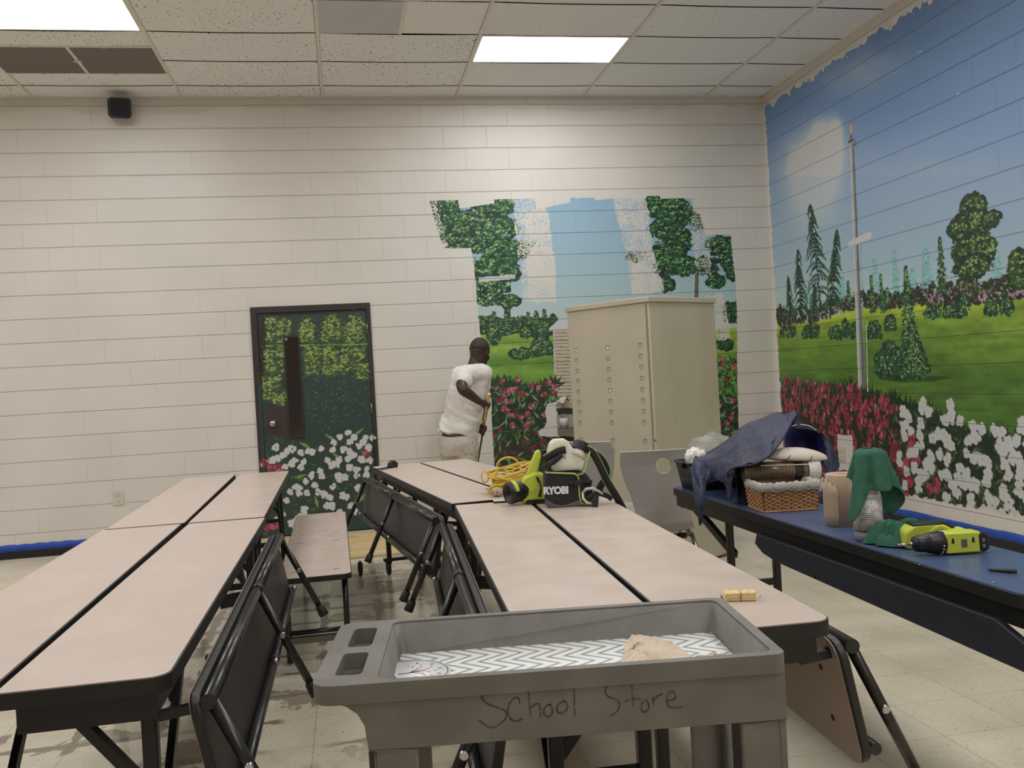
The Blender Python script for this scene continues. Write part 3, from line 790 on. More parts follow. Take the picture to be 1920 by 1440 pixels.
for x in range(325, 700, 26): fol2(x, 722+8*math.sin(x), 44, 70+30*vn(x/50, 1), 46, size=.028, light=.5, shape='dome')
for x in (560, 600, 640, 450, 390): conifer(mb, 780+x/2.667, 340+(648+10*math.sin(x))/2.667, 340+750/2.667, 22, 20, size=.024)
fol2(390, 770, 60, 90, 70, size=.026, light=.6); fol2(545, 755, 50, 60, 50, size=.026, light=.6)
fol2(630, 820, 100, 100, 160, size=.028, light=.5, shape='dome'); fol2(520, 862, 110, 46, 90, size=.026, light=.5)
for x in range(1560, 1620, 20): fol2(x, 655, 40, 90, 50, size=.03, shape='dome', pal=GB, light=.2)
fol2(1545, 815, 90, 50, 50, size=.03, light=.1)
# small clapboard house with a white roof
mb.poly(c2((685, 745), (800, 742), (800, 1132), (706, 1134)), (176, 164, 144)); mb.up()
for k in range(22):
    y = 757+k*17.6; x0 = 686+(y-745)*.052
    mb.poly(c2((x0, y), (800, y-2), (800, y+1.6), (x0, y+3.4)), (92, 84, 74))
mb.poly(c2((683, 745), (689, 745), (708, 1134), (703, 1134)), (226, 220, 206)); mb.up()
mb.poly(c2((664, 738), (706, 697), (735, 690), (800, 690), (800, 742), (664, 748)), (212, 210, 206)); mb.up()
mb.poly(c2((664, 742), (800, 736), (800, 744), (664, 750)), (150, 146, 142))
mb.poly(c2((314, 482), (322, 480), (495, 466), (498, 484), (488, 488), (316, 505)), (224, 212, 190)); mb.up()
def bedflow(u0, u1, v0, v1, nl, nf):
    for _ in range(nl):
        u, v = rnd.uniform(u0, u1), rnd.uniform(v0, v1); a0, z0 = mb.at(u, v)
        if kb(a0, z0): mb.leaf(a0, z0, rnd.uniform(.05, .11), .02, rnd.uniform(.2, 2.9), rnd.choice([(34, 62, 40), (26, 44, 34), (50, 84, 50)]))
    mb.up()
    for _ in range(nl//5):
        u, v = rnd.uniform(u0, u1), rnd.uniform(v0, v1); a0, z0 = mb.at(u, v)
        if kb(a0, z0): mb.leaf(a0, z0, rnd.uniform(.06, .11), .02, rnd.uniform(.2, 2.9), rnd.choice([(96, 134, 74), (118, 150, 96), (84, 120, 60)]))
    mb.up()
    for _ in range(nf):
        u, v = rnd.uniform(u0, u1), rnd.uniform(v0, v1); a0, z0 = mb.at(u, v)
        if kb(a0, z0): flower(mb, a0, z0, rnd.uniform(.022, .036), PKc if v < 800 else [(104, 40, 50), (84, 36, 42), (120, 56, 62)], 5)
    mb.up()
for u in range(918, 1042, 11):
    a0, z0 = mb.at(u, bedb(u)+8); sprig(mb, a0, z0, rnd.uniform(.10, .15), (30, 54, 36), 6, 1.3)
mb.up()
bedflow(916, 1045, 722, 880, 420, 30); bedflow(1346, 1385, 670, 830, 190, 12)
for t_ in '430,1005 510,990 580,1020 475,1045 500,1040 530,1065 640,1070 455,1100 490,1165 525,1180 560,1165 480,1220 555,1225 415,1095 690,1055 660,1010 645,1165'.split():
    x, y = map(float, t_.split(',')); a0, z0 = mb.at(780+x/2.667, 340+y/2.667); flower(mb, a0, z0, .034, PKc, 6)
mb.up()
mb.build('painted_mural', M_murb, wall_back, 'half overpainted landscape with leafy trees, lawn and pink flowers', cov_back)

# ---- door with the mural painted across it
M_brown = mat('dark_brown_door_paint', (52, 44, 42), .4, var=.06)
M_glassd = mat('dark_door_glass', (34, 26, 24), .08, spec=.6)
dr = empty('door_1', (0, 0, 0)); dr['kind'] = 'structure'
fr = MB()
fr.box(DX0, DX0+.055, D-.012, D+.1, 0, DZ1).box(DX1-.035, DX1, D-.012, D+.1, 0, DZ1).box(DX0+.055, DX1-.035, D-.012, D+.1, DZ1-.055, DZ1)
fr.build('door_frame', M_brown, dr)
lx0, lx1 = DX0+.06, DX1-.041
MB().box(lx0, lx1, D-.004, D+.04, .012, DZ1-.061).build('door_leaf', M_brown, dr)
def c5(*xy): return [(440+x/3.063, 540+y/3.063) for x, y in xy]
md = Mural(BackPlane(.0125), (DX0-.01, DX1+.01, 0.01, DZ1), None, .005)
DG = ([(34, 50, 46), (30, 44, 40), (38, 56, 50)], [(58, 84, 44), (70, 96, 46), (50, 72, 48)], [(128, 142, 70), (104, 124, 56), (150, 158, 96)])
def foil5(x, y, w, h, n, **k): foliage(md, 440+x/3.063, 540+y/3.063, w/3.063, h/3.063, n, **k)
DP = c5((180, 165), (755, 133), (770, 250), (785, 560), (800, 780), (810, 1420), (160, 1440), (150, 1000), (140, 560), (135, 520), (165, 600), (172, 660), (176, 700))
md.poly(c5((180, 165), (440, 150), (755, 133), (770, 250), (785, 560), (800, 780), (812, 1420), (158, 1440), (150, 1000), (133, 560), (135, 520), (162, 540), (166, 590), (178, 580), (176, 330)), (40, 56, 52)); md.up()
for (x, y, w, h, n) in ((215, 240, 80, 150, 150), (285, 250, 80, 150, 150), (420, 240, 110, 150, 260), (555, 230, 120, 160, 300), (690, 230, 130, 180, 330)):
    foil5(x, y, w, h, n, size=.036, pal=DG, light=.55, shape='box' if x < 300 else 'dome', under=False)
md.poly(c5((177, 328), (765, 318), (766, 330), (177, 340)), (104, 138, 54)); md.up()
for (x, y, w, h, n) in ((225, 420, 110, 150, 240), (215, 570, 110, 140, 240), (255, 640, 90, 90, 110), (450, 400, 100, 130, 230), (560, 390, 110, 120, 240), (680, 400, 150, 120, 300), (480, 470, 150, 60, 150), (600, 470, 200, 60, 190), (730, 480, 90, 90, 130), (270, 370, 80, 60, 110)):
    foil5(x, y, w, h, n, size=.036, pal=DG, light=.45, shape='box', under=False)
DK = ([(44, 62, 58)], [(54, 72, 64), (64, 82, 72), (50, 66, 62)], [(96, 112, 98), (82, 98, 84)])
foil5(590, 650, 360, 330, 260, size=.024, pal=DK, light=.4, shape='box', under=False)
md.poly(c5((172, 672), (215, 660), (300, 690), (312, 860), (280, 880), (262, 840), (180, 855)), (52, 44, 42)); md.up()
for _ in range(170):
    x, y = rnd.uniform(170, 800), rnd.uniform(840, 1410); a0, z0 = md.at(440+x/3.063, 540+y/3.063)
    md.leaf(a0, z0, rnd.uniform(.05, .1), .018, rnd.uniform(.2, 2.9), rnd.choice([(50, 70, 56), (62, 90, 50), (44, 64, 54)]))
for x, y, an in ((545, 855, 2.5), (715, 825, .6), (400, 900, 2.6), (585, 965, 2.3), (470, 1225, 1.8), (380, 1080, .2), (735, 1200, 1.)):
    a0, z0 = md.at(440+x/3.063, 540+y/3.063); md.leaf(a0, z0, .12, .03, an, (104, 134, 66))
md.up()
for t_ in '240,1035 215,1040 262,1042 170,1005 760,945 230,1365 260,1360 190,1370'.split():
    x, y = map(float, t_.split(',')); a0, z0 = md.at(440+x/3.063, 540+y/3.063); flower(md, a0, z0, .045, PKc, 6)
md.up()
for t_ in '650,830 685,855 605,855 570,885 660,885 565,930 625,925 660,940 685,960 495,925 445,940 380,945 420,935 330,925 300,935 238,915 215,985 245,975 275,965 345,990 395,1000 380,1030 290,1025 325,1010 535,990 600,985 650,980 590,1010 560,1015 750,860 790,860 735,885 715,910 770,915 730,985 775,990 490,1050 500,1080 440,1075 700,1040 660,1030 635,1085 600,1080 610,1100 700,1075 760,1070 760,1035 410,1110 350,1140 370,1145 460,1130 320,1170 370,1180 415,1175 565,1140 710,1145 480,1170 510,1185 550,1200 620,1190 640,1200 530,1250 560,1250 670,1250 370,1310 390,1340 350,1370 330,1350 245,1330 300,1220 270,1300 400,1270 400,1300 360,1330 420,1330 690,1280 600,1290'.split():
    x, y = map(float, t_.split(',')); a0, z0 = md.at(440+x/3.063, 540+y/3.063); flower(md, a0, z0, rnd.uniform(.03, .04), WH, 6)
md.up()
M_murd = None
n_ = NT('mural_paint_door'); a_ = n_.n('ShaderNodeAttribute'); a_.attribute_name = 'Col'; n_.set(Base_Color=a_.outputs['Color'], Roughness=.45); M_murd = n_.m
md.build('painted_mural', M_murd, dr, 'dark garden painting with white flowers across the door')
gx0, gz1 = BackPlane().inv(*c5((288, 285))[0]); gx1, gz0 = BackPlane().inv(*c5((408, 850))[0])
wp = MB().box(gx0, gx1-.02, D-.0215, D-.012, gz0, gz1).build('window_pane', M_glassd, dr)
fm = MB()
for a in ((gx0-.012, gx0, gz0-.012, gz1+.012), (gx1-.02, gx1-.008, gz0-.012, gz1+.012), (gx0, gx1-.02, gz1, gz1+.012), (gx0, gx1-.02, gz0-.012, gz0)): fm.box(a[0], a[1], D-.025, D-.012, a[2], a[3])
fm.build('window_trim', M_brown, wp)
kp = PY(512, 794, D-.03)
kn = MB(); T = Matrix.Translation((kp.x, D-.014, kp.z))
kn.lathe([(.034, 0), (.034, -.006), (.014, -.012), (.012, -.03), (.022, -.036), (.029, -.05), (.026, -.062), (.012, -.068), (0, -.069)], 20, T, ax='y'); kn.build('door_knob', M_chrome, dr)
M_steel = mat('dull_steel', (150, 145, 140), .35, 1.)
for v in (255, 715):
    hx, hz = BackPlane().inv(*c5((750, v-20))[0]); MB().tube([(DX1-.038, D-.02, hz-.05), (DX1-.038, D-.02, hz+.05)], .006, 8).build('hinge', M_steel, dr)
pv = PY(*c5((296, 296))[0], D-.02); MB().lathe([(.014, 0), (.014, -.004), (.006, -.006), (0, -.006)], 14, Matrix.Translation((pv.x, D-.025, pv.z)), ax='y').build('door_viewer', M_steel, dr)
gapm = mat('door_gap_black', (12, 11, 11), .9)
gm = MB().box(lx1-.001, lx1+.004, D-.0145, D-.0135, .0, DZ1-.06).box(lx0-.004, lx0, D-.0145, D-.0135, 0, DZ1-.06).box(lx0, lx1, D-.0145, D-.0135, DZ1-.062, DZ1-.058); gm.build('leaf_gap', gapm, dr)
# ------------------------------------------------------------------ convertible bench tables
def leg_foot(parent, a, b, name='folding_leg'):
    """one swing leg of the seat with its rubber foot"""
    a = Vector(a); b = Vector(b); d = (b-a).normalized()
    lg = MB().tube([a, b-d*.03], .0135, 10).build(name, M_tubem, parent)
    MB().tube([b-d*.05, b-d*.045, b-d*.012, b], [.014, .0185, .021, .021], 12).build('rubber_foot', M_rub, lg)
    m = a.lerp(b, .42); MB().lathe([(.009, -.018), (.011, -.014), (.011, .014), (.009, .018)], 10, Matrix.Translation(m) @ Matrix.Rotation(PI/2, 4, 'X')).build('bolt', M_chrome, lg)
    return lg
def caster(parent, x, y, ang=0.):
    c = MB().tube([(x, y, .052), (x, y, .10)], .009, 8)
    c.box(x-.016, x+.016, y-.03, y+.012, .075, .088)
    for s in (-1, 1): c.box(x+s*.015-.002, x+s*.015+.002, y-.028, y+.01, .03, .085)
    o = c.build('caster', M_blk, parent)
    MB().lathe([(.008, -.013), (.035, -.013), (.040, -.008), (.040, .008), (.035, .013), (.008, .013)], 22, Matrix.Translation((x, y-.014, .041)), ax='x').build('wheel', M_rub, o)
    return o
def bench_table(x, y, rz, w, L, top, label, side=0, state='', group='convertible bench tables', rr=(.03, .03, .03, .03), inner=None, near=True, far=True, casters=True, ny=.12):
    """top of width w along +x and length L along +y; side +1/-1 is where the seat hangs"""
    t = empty('bench_table', (x, y, 0), rz, label, 'table', group)
    Z = .74; g = .003
    sh = rrect(g, w-g, g, L-g, .03, 6, rr)
    ins = rrect(g+.004, w-g-.004, g+.004, L-g-.004, .03, 6, tuple(max(.002, q-.004) for q in rr))
    m = MB(); m.prism(sh, Z-.034, Z-.0015)
    m.build('edge_band', M_edge, t, bev=.008, seg=3)
    MB().prism(ins, Z-.012, Z+.0008).build('tabletop', top, t)
    ap = MB()
    ap.box(.035, .052, .05, L-.05, Z-.085, Z-.034).box(w-.052, w-.035, .05, L-.05, Z-.085, Z-.034)
    ap.box(.035, w-.035, .035, .052, Z-.095, Z-.034).box(.035, w-.035, L-.052, L-.035, Z-.095, Z-.034)
    ap.build('apron', M_blk, t)
    # end frames
    for (yy, sy, on) in ((ny, 1, near), (L-.12, -1, far)):
        if not on: continue
        for xx in ((w-.07,) if side > 0 and ny < .2 else (.07, w-.07)):
            MB().box(xx-.016, xx+.016, yy-.016, yy+.016, .075 if casters else 0., Z-.09).build('leg', M_blk, t, bev=.004)
        MB().box(.085, w-.085, yy-.012, yy+.012, .40, .425).build('cross_rail', M_blk, t)
        MB().bar((w-.075 if side >= 0 else .075, yy+.02, .45), (.09 if side >= 0 else w-.09, yy+.02, Z-.07), .022, .03, (0, 1, 0)).build('brace', M_blk, t)
        MB().bar(((w-.07) if side >= 0 else .07, yy, .28), ((w-.07) if side >= 0 else .07, yy+sy*.42, Z-.07), .018, .026).build('brace', M_blk, t)
        if casters:
            MB().box(.03, w-.03, yy-.022, yy+.022, .092, .112).build('base_rail', M_blk, t)
            caster(t, .06, yy); caster(t, w-.06, yy)
    if side:
        s = side; ex = w if s > 0 else 0.
        Y0, Y1 = .05, L-.06; sw = .30; mid = L*.5
        if state == 'folded':
            # seat board hanging beside the top: laminate faces inward, dark underside outward
            a = Vector((ex+s*.030, 0, .675)); b = Vector((ex+s*.085, 0, .675-sw+.01))
            n = Vector((s*.98, 0, .19)).normalized(); u = (b-a)
            def brd(o0, o1, q0, q1, r):
                mm = MB(); pl = rrect(0, u.length, q0, q1, r, 6); ux = u.normalized()
                A = [a+ux*p+Vector((0, q, 0))+n*o0 for p, q in pl]; B = [a+ux*p+Vector((0, q, 0))+n*o1 for p, q in pl]; k = len(pl)
                mm.add(A+B, [(i, (i+1) % k, k+(i+1) % k, k+i) for i in range(k)]+[tuple(range(k))[::-1], tuple(range(k, 2*k))]); return mm
            bd = brd(-.011, .011, Y0, Y1, .05).build('seat_board', [M_seatu], t, bev=.005)
            brd(-.0125, -.011, Y0+.008, Y1-.008, .045).build('seat_laminate', inner or top, bd)
            for yy in (Y0+.12, mid-.1, mid+.1, Y1-.12):
                for p in (.09, .215):
                    c0 = a+u.normalized()*p+Vector((0, yy, 0))
                    MB().tube([c0-n*.0130, c0-n*.0138], .008, 10).build('bolt_hole', M_rub, bd)
            # two tubes along the board and the swing legs
            for (p, r) in ((.020, .017), (sw-.04, .0145)):
                c0 = a+u.normalized()*p+n*(.011+r)
                for (q0, q1) in ((Y0+.01, mid-.01), (mid+.005, Y1-.02)):
                    MB().tube([c0+Vector((0, q0, 0)), c0+Vector((0, q1, 0))], r, 12).build('seat_tube', M_tubem, t)
                cl_ = MB()
                cl_.tube([c0+Vector((0, mid-.03, 0)), c0+Vector((0, mid+.02, 0))], r+.0025, 12)
                cl_.build('clamp', M_blk, t)
            c0 = a+u.normalized()*.02+n*.03
            for q in (Y0+.03, mid-.02, Y1-.04):
                leg_foot(t, c0+Vector((0, q, 0)), c0+Vector((s*.17, q, -.36)))
            for q in (mid-.06, Y1-.06):
                c1 = a+u.normalized()*(sw-.05)+n*.035+Vector((0, q, 0)); MB().ell(c1, (.012, .012, .012), 10, 6).build('bolt', M_chrome, t)
            for q in (.1, mid-.05, mid+.05, L-.12):
                MB().bar((ex-s*.05, q, .63), (ex+s*.03, q, .64), .02, .02).build('hinge_arm', M_blk, t)
        else:
            # seat swung out level
            x0 = ex+.03 if s > 0 else ex-.03-sw-.04
            x1 = x0+sw+.04; zs = .43; q0, q1 = .10, L-.06
            MB().prism(rrect(x0, x1, q0, q1, .04, 6), zs-.026, zs-.001).build('seat_edge', M_edge, t, bev=.005)
            st = MB().prism(rrect(x0+.004, x1-.004, q0+.004, q1-.004, .036, 6), zs-.008, zs+.001).build('seat_board', inner or top, t)
            sl = MB()
            for q in (q0+.14, L/2-.1, L/2+.2, q1-.12):
                for p in (x0+.07, x1-.07): sl.box(p-.014, p+.014, q-.004, q+.004, zs+.001, zs+.0016)
            sl.build('bolt_slot', M_rub, st)
            for q in (q0+.10, q1-.1):
                for p in (x0+.03, x1-.035):
                    MB().tube([(p, q, zs-.03), (p+(.0 if p > x0+.1 else 0.), q, .01)], .0145, 10).build('leg', M_tubem, t)
                MB().tube([(x0+.03, q, .15), (x1-.035, q, .15)], .012, 8).build('cross_rail', M_tubem, t)
            MB().bar((x0-.05, q0+.1, .115), (x1+.09, q0+.1, .115), .035, .028).build('base_rail', M_steel2, t)
            for q in (q0+.1, q1-.15):
                caster(t, x1+.075, q)
    return t
M_steel2 = mat('brushed_channel', (120, 114, 106), .35, .8)
LT = 2.325
NR = (.03, .004, .004, .03)
def yaw_at(p0, p1): return math.atan2(-(p1[0]-p0[0]), p1[1]-p0[1])
W1 = .340
G_ = 'beige convertible bench tables'
# left pair of rows
bench_table(-.722, 1.975, -.0, W1, LT, M_pink, 'near right table of the left block, its black seat folded along the aisle', 1, 'folded', G_, (.004, .004, .004, .045))
bench_table(-.722-W1-.008, 1.985, .006, W1, LT, M_pink, 'near left table of the left block, cut off by the photo edge', 0, '', G_, (.004, .004, .045, .004))
bench_table(-.728, 4.318, .012, W1, LT+.05, M_pink, 'far right table of the left block with its bench swung out level beside it', 1, 'open', G_, (.04, .004, .004, .004))
bench_table(-.728-W1-.008, 4.325, .020, W1, LT+.05, M_pink, 'far left table of the left block, nearest the wall outlet', 0, '', G_, (.004, .04, .004, .004), near=False)
# middle pair of rows
bench_table(.335, 1.885, -.052, W1, LT, M_pink, 'near left table of the middle block, black seat folded along the aisle', -1, 'folded', G_, (.004, .004, .045, .004))
bench_table(.335+W1+.008, 1.875, -.052, W1, LT, M_pink, 'near right table of the middle block, holding the cracker packet and spray unit', 1, 'folded', G_, (.004, .004, .004, .045), ny=.5)
bench_table(.448, 4.262, .1315, W1, LT-.02, M_pink, 'far left table of the middle block, turned toward the door, under the black clip', -1, 'folded', G_, (.004, .045, .004, .004))
bench_table(.448+(W1+.008)*math.cos(.1315), 4.262+(W1+.008)*math.sin(.1315), .1315, W1, LT-.02, M_pink, 'far right table of the middle block, in front of the painter, under the yellow cord', 0, '', G_, (.045, .004, .004, .004), near=False)
# blue table by the right
def blue_table():
    w, L = .325, 2.36
    t = bench_table(1.500, 1.875, .0, w, L, M_blue, 'long blue bench table under the basket and tools at the right', 0, '', None, (.045, .045, .045, .045), casters=False, near=False, far=False)
    for yy, xa in ((.06, w-.10), (L-.52, .07)):
        for xx in (xa, w-.05): MB().box(xx-.014, xx+.014, yy-.014, yy+.014, 0, .655).build('leg', M_blk, t, bev=.003)
        MB().box(xa, w-.05, yy-.012, yy+.012, .10, .13).build('cross_rail', M_blk, t)
        MB().box(xa, w-.05, yy-.012, yy+.012, .36, .385).build('cross_rail', M_blk, t)
    MB().bar((.09, L-.52, .5), (.07, L-.1, .665), .024, .03).build('brace', M_blk, t)
    MB().box(.02, .035, .03, L-.03, .655, .706).build('side_rail', M_blk, t)
    # folded seat board hanging along the near side
    pl = [(.12, .66), (L-.92, .66), (L-.90, .62), (L-.97, .592), (L-1.08, .580), (.0, .556), (-.12, .553), (-.12, .578)]
    mm = MB().prism(pl, .008, .028, ax='x'); o = mm.build('seat_board', mat('dark_blue_laminate_underside', (44, 48, 58), .5, var=.1), t, bev=.004)
    MB().lathe([(0, -.001), (.008, -.001), (.008, .0)], 12, Matrix.Translation((.007, 1.0, .585)), ax='x').build('bolt_hole', M_rub, o)
    return t
blue_table()

# plywood sheet lying by the door
def ply_mat():
    n = NT('plywood'); o = n.obj(); mp = n.n('ShaderNodeMapping'); mp.inputs['Scale'].default_value = (.35, 3.2, 1); n.l(o, mp.inputs[0])
    wv = n.noise(mp.outputs[0], 6, 4, .6)
    c = n.mix(n.ramp(wv, .35, .65), lin((196, 168, 116)), lin((222, 198, 148)))
    c = n.mix(n.ramp(n.noise(mp.outputs[0], 3.2, 3, .6), .60, .64, 0, .6), c, lin((132, 98, 54)))
    n.set(Base_Color=c, Roughness=.5); return n.m
pw = MB().box(-.86, 1.55, 7.12, 8.30, .001, .018).build('plywood_sheet', ply_mat())
tag(pw, 'pale plywood sheet lying flat on the floor before the painted door', 'plywood')

# ------------------------------------------------------------------ metal cabinet
def cabinet():
    mid = Vector((1.93, 5.66)); a = math.radians(31)
    t = empty('metal_cabinet', (mid.x, mid.y, 0), a, 'tall beige metal cabinet with three rows of square holes, standing askew', 'cabinet')
    wR, wL, Hc = .69, .74, 1.775
    M = mat('beige_cabinet_enamel', (192, 183, 160), .42, var=.05, vs=3, bump=.15, bs=25)
    MB().box(0, wR, 0, wL, .0, Hc-.035).build('body', M, t, bev=.004)
    MB().box(-.012, wR+.012, -.012, wL+.012, Hc-.035, Hc).build('lid', M, t, bev=.004)
    MB().box(-.0015, .0, .015, .03, 0, Hc-.04).build('corner_seam', mat('dark_beige_seam_paint', (140, 132, 112), .5), t)  # narrow upright strip in a darker beige than the body
    hm = mat('square_hole_rim', (120, 110, 92), .6); hw = mat('hole_plug_white', (226, 220, 206), .5)
    rim = []
    for c, y in enumerate((.09, .375, .67)):
        for r in range(10):
            z = 1.472-r*.0715-(.05 if r > 7 else 0)
            if c == 2: pass
            hb = MB(); hb.box(-.0022, .0, y-.013, y+.013, z-.012, z+.012)
            hb.build('square_hole', hm, t)
            MB().box(-.004, -.0015, y-.012, y+.006, z-.012, z+.006).build('hole_plug', hw if (c, r) in ((2, 0), (1, 0), (1, 4)) else M, t)
    MB().box(.2, .206, -.001, 0, .96, .966).box(.22, .226, -.001, 0, .96, .966).build('rivet', hm, t)
    sc = mat('scraped_rust', (96, 72, 54), .8)
    MB().box(wR-.16, wR-.02, -.002, 0, .0, .018).box(-.002, 0., -.001, .01, .85, .86).build('rust_scrape', sc, t)
cabinet()

# ------------------------------------------------------------------ chairs
M_shell = mat('grey_chair_shell', (172, 168, 164), .42, var=.05, vs=5, bump=.25, bs=140)
def shell_chair(x, y, rz, label, sc=1.):
    """sitter faces +y; back towards -y"""
    t = empty('shell_chair', (x, y, 0), rz, label, 'chair', 'grey plastic shell chairs')
    prof = [(.36, .445), (.33, .430), (.22, .425), (.10, .415), (.0, .415), (-.06, .43), (-.10, .47), (-.115, .54), (-.125, .62), (-.14, .70), (-.155, .77), (-.175, .825), (-.185, .845)]
    wid = [.19, .205, .215, .21, .195, .17, .15, .145, .165, .20, .218, .222, .215]
    # resample
    def smp(arr, s):
        q = s*(len(arr)-1); i = min(int(q), len(arr)-2); f = q-i
        a, b = arr[i], arr[i+1]
        if isinstance(a, tuple): return tuple(p+(r-p)*f for p, r in zip(a, b))
        return a+(b-a)*f
    NU, NV = 84, 52; P = []
    for i in range(NU+1):
        s = i/NU; (py, pz) = smp(prof, s); w = smp(wid, s); row = []
        for j in range(NV+1):
            q = 2*j/NV-1; curve = .035*q*q
            back = max(0, min(1, (s-.45)/.15))
            row.append(Vector((w*q, py+curve*back, pz+curve*(1-back)*.6)))
        P.append(row)
    cx, cz, rx, rz_ = 0., .768, .037, .037
    def skip(i, j):
        c = (P[i][j]+P[i+1][j+1])/2
        return i > NU*.6 and ((c.x-cx)/rx)**2+((c.z-cz)/rz_)**2 < 1
    # move the ring of vertices next to the hole on to the ellipse
    for i in range(int(NU*.6), NU+1):
        for j in range(NV+1):
            p = P[i][j]; d = math.sqrt(((p.x-cx)/rx)**2+((p.z-cz)/rz_)**2)
            if .82 < d < 1.2 and d > 1e-3:
                p.x = cx+(p.x-cx)/d*1.0; z2 = cz+(p.z-cz)/d*1.0; p.y += (p.z-z2)*.2; p.z = z2
    m = MB(); m.grid(P, skip=skip)
    m.build('shell', M_shell, t, solid=.008, sub=1)
    fm = MB()
    for s in (-1, 1):
        fm.tube([(s*.17, .28, .41), (s*.20, .33, .20), (s*.21, .34, .0)], .0115, 10)
        fm.tube([(s*.16, -.02, .405), (s*.20, -.13, .20), (s*.21, -.17, .0)], .0115, 10)
        fm.tube([(s*.17, .28, .408), (s*.16, -.02, .405)], .0115, 10)
    fm.tube([(-.16, -.02, .402), (.16, -.02, .402)], .011, 8); fm.tube([(-.17, .28, .402), (.17, .28, .402)], .011, 8)
    fm.build('frame', M_chrome, t)
    for s in (-1, 1):
        MB().tube([(s*.09, -.03, .40), (s*.13, -.035, .40)], .013, 10).build('glide', M_rub, t)
    return t
def num_chair(t):
    cu = bpy.data.curves.new('chair_mark', 'FONT'); cu.body = '47'; cu.size = .022; cu.extrude = .0003; cu.align_x = 'CENTER'
    return cu
# ------------------------------------------------------------------ text helper
def text(name, body, m, parent, M, size, extrude=.0004, align='CENTER', sp=1., bold=0., shear=0.):
    cu = bpy.data.curves.new(name, 'FONT'); cu.body = body; cu.size = size; cu.extrude = extrude
    cu.align_x = align; cu.align_y = 'CENTER'; cu.space_character = sp; cu.offset = bold; cu.shear = shear; cu.resolution_u = 3
    tmp = bpy.data.objects.new('tmp', cu); C.objects.link(tmp); bpy.context.view_layer.update()
    me = bpy.data.meshes.new_from_object(tmp.evaluated_get(bpy.context.evaluated_depsgraph_get()))
    bpy.data.objects.remove(tmp); bpy.data.curves.remove(cu)
    me.transform(M); me.name = name; me.materials.clear(); me.materials.append(m)
    o = bpy.data.objects.new(name, me); C.objects.link(o); o.parent = parent; return o
M_ink = mat('black_ink', (24, 24, 26), .6)
ch1 = shell_chair(1.60, 4.70, -.12, 'grey plastic chair with an oval hole, back to the camera, right of the other')
text('number_mark', '47', M_ink, ch1, Matrix.Translation((0.0, -.142, .715)) @ Matrix.Rotation(PI/2+.15, 4, 'X'), .03)
ch1.scale = (1, 1, 1.06)
ch2 = shell_chair(1.45, 5.36, -.90, 'grey plastic chair turned sideways, half hidden behind the spray backpack'); ch2.scale = (1, 1, 1.08)

# ------------------------------------------------------------------ wall fittings
spk = empty('wall_speaker', (-1.765, D, 3.80), 0, 'small black box speaker high on the left of the back wall', 'speaker')
M_spk = mat('black_speaker', (44, 45, 52), .5, var=.1, bump=.4, bs=350)
sm = MB(); Mx = Matrix.Translation((0, -.13, 0)) @ Matrix.Rotation(.25, 4, 'Z') @ Matrix.Rotation(.28, 4, 'X')
sm.prism([(-.095, -.06), (-.075, -.085), (.065, -.085), (.09, -.06), (.09, .07), (.07, .085), (-.07, .085), (-.095, .065)], -.06, .06, Mx, ax='y')
sm.build('speaker_box', M_spk, spk, bev=.008)
MB().prism([(-.075, -.065), (.07, -.065), (.07, .065), (-.075, .065)], -.066, -.060, Mx, ax='y').build('speaker_grille', mat('speaker_cloth', (36, 37, 44), .8, bump=.6, bs=900), spk, bev=.004)
MB().bar((0, -.08, 0), (0, -.003, 0), .03, .05).box(-.03, .03, -.006, 0, -.04, .04).build('bracket', M_spk, spk)
def outlet(p, M0, label, ns=2):
    t = empty('wall_outlet', p, 0, label, 'outlet'); t.matrix_world = Matrix.Translation(p) @ M0
    MB().box(-.045, .045, -.008, 0, -.062, .062).build('cover_plate', mat('outlet_plate', (205, 198, 184), .4), t, bev=.003)
    for k, z in enumerate((-.022, .022)):
        MB().prism(rrect(-.017, .017, z-.014, z+.014, .008), -.0105, -.008, ax='y').build('receptacle', M_bone, t)
        MB().box(-.008, -.005, -.0112, -.0105, z-.006, z+.006).box(.005, .008, -.0112, -.0105, z-.006, z+.006).build('slot', M_rub, t)
    return t
outlet(PY(222, 934, D-.001), Matrix.Identity(4), 'painted-over wall outlet on the back wall behind the left tables')
outlet(PX(1579, 851, XR-.001), Matrix.Rotation(-PI/2, 4, 'Z'), 'white wall outlet on the painted side wall amid the red flowers')
# steel shelf box on the mural with the trigger bottle
bx = PY(1047, 800, D); 
t = empty('wall_shelf_box', (bx.x, D, bx.z), 0, 'small dull metal ledge box on the mural left of the cabinet', 'shelf')
Mg = mat('dull_grey_box', (120, 114, 104), .5)
MB().box(-.01, .17, -.075, -.002, -.075, -.020).build('ledge', Mg, t, bev=.003)
MB().box(-.01, .17, -.02, -.002, -.012, .11).build('back_plate', mat('pale_metal_plate', (160, 156, 148), .45), t)
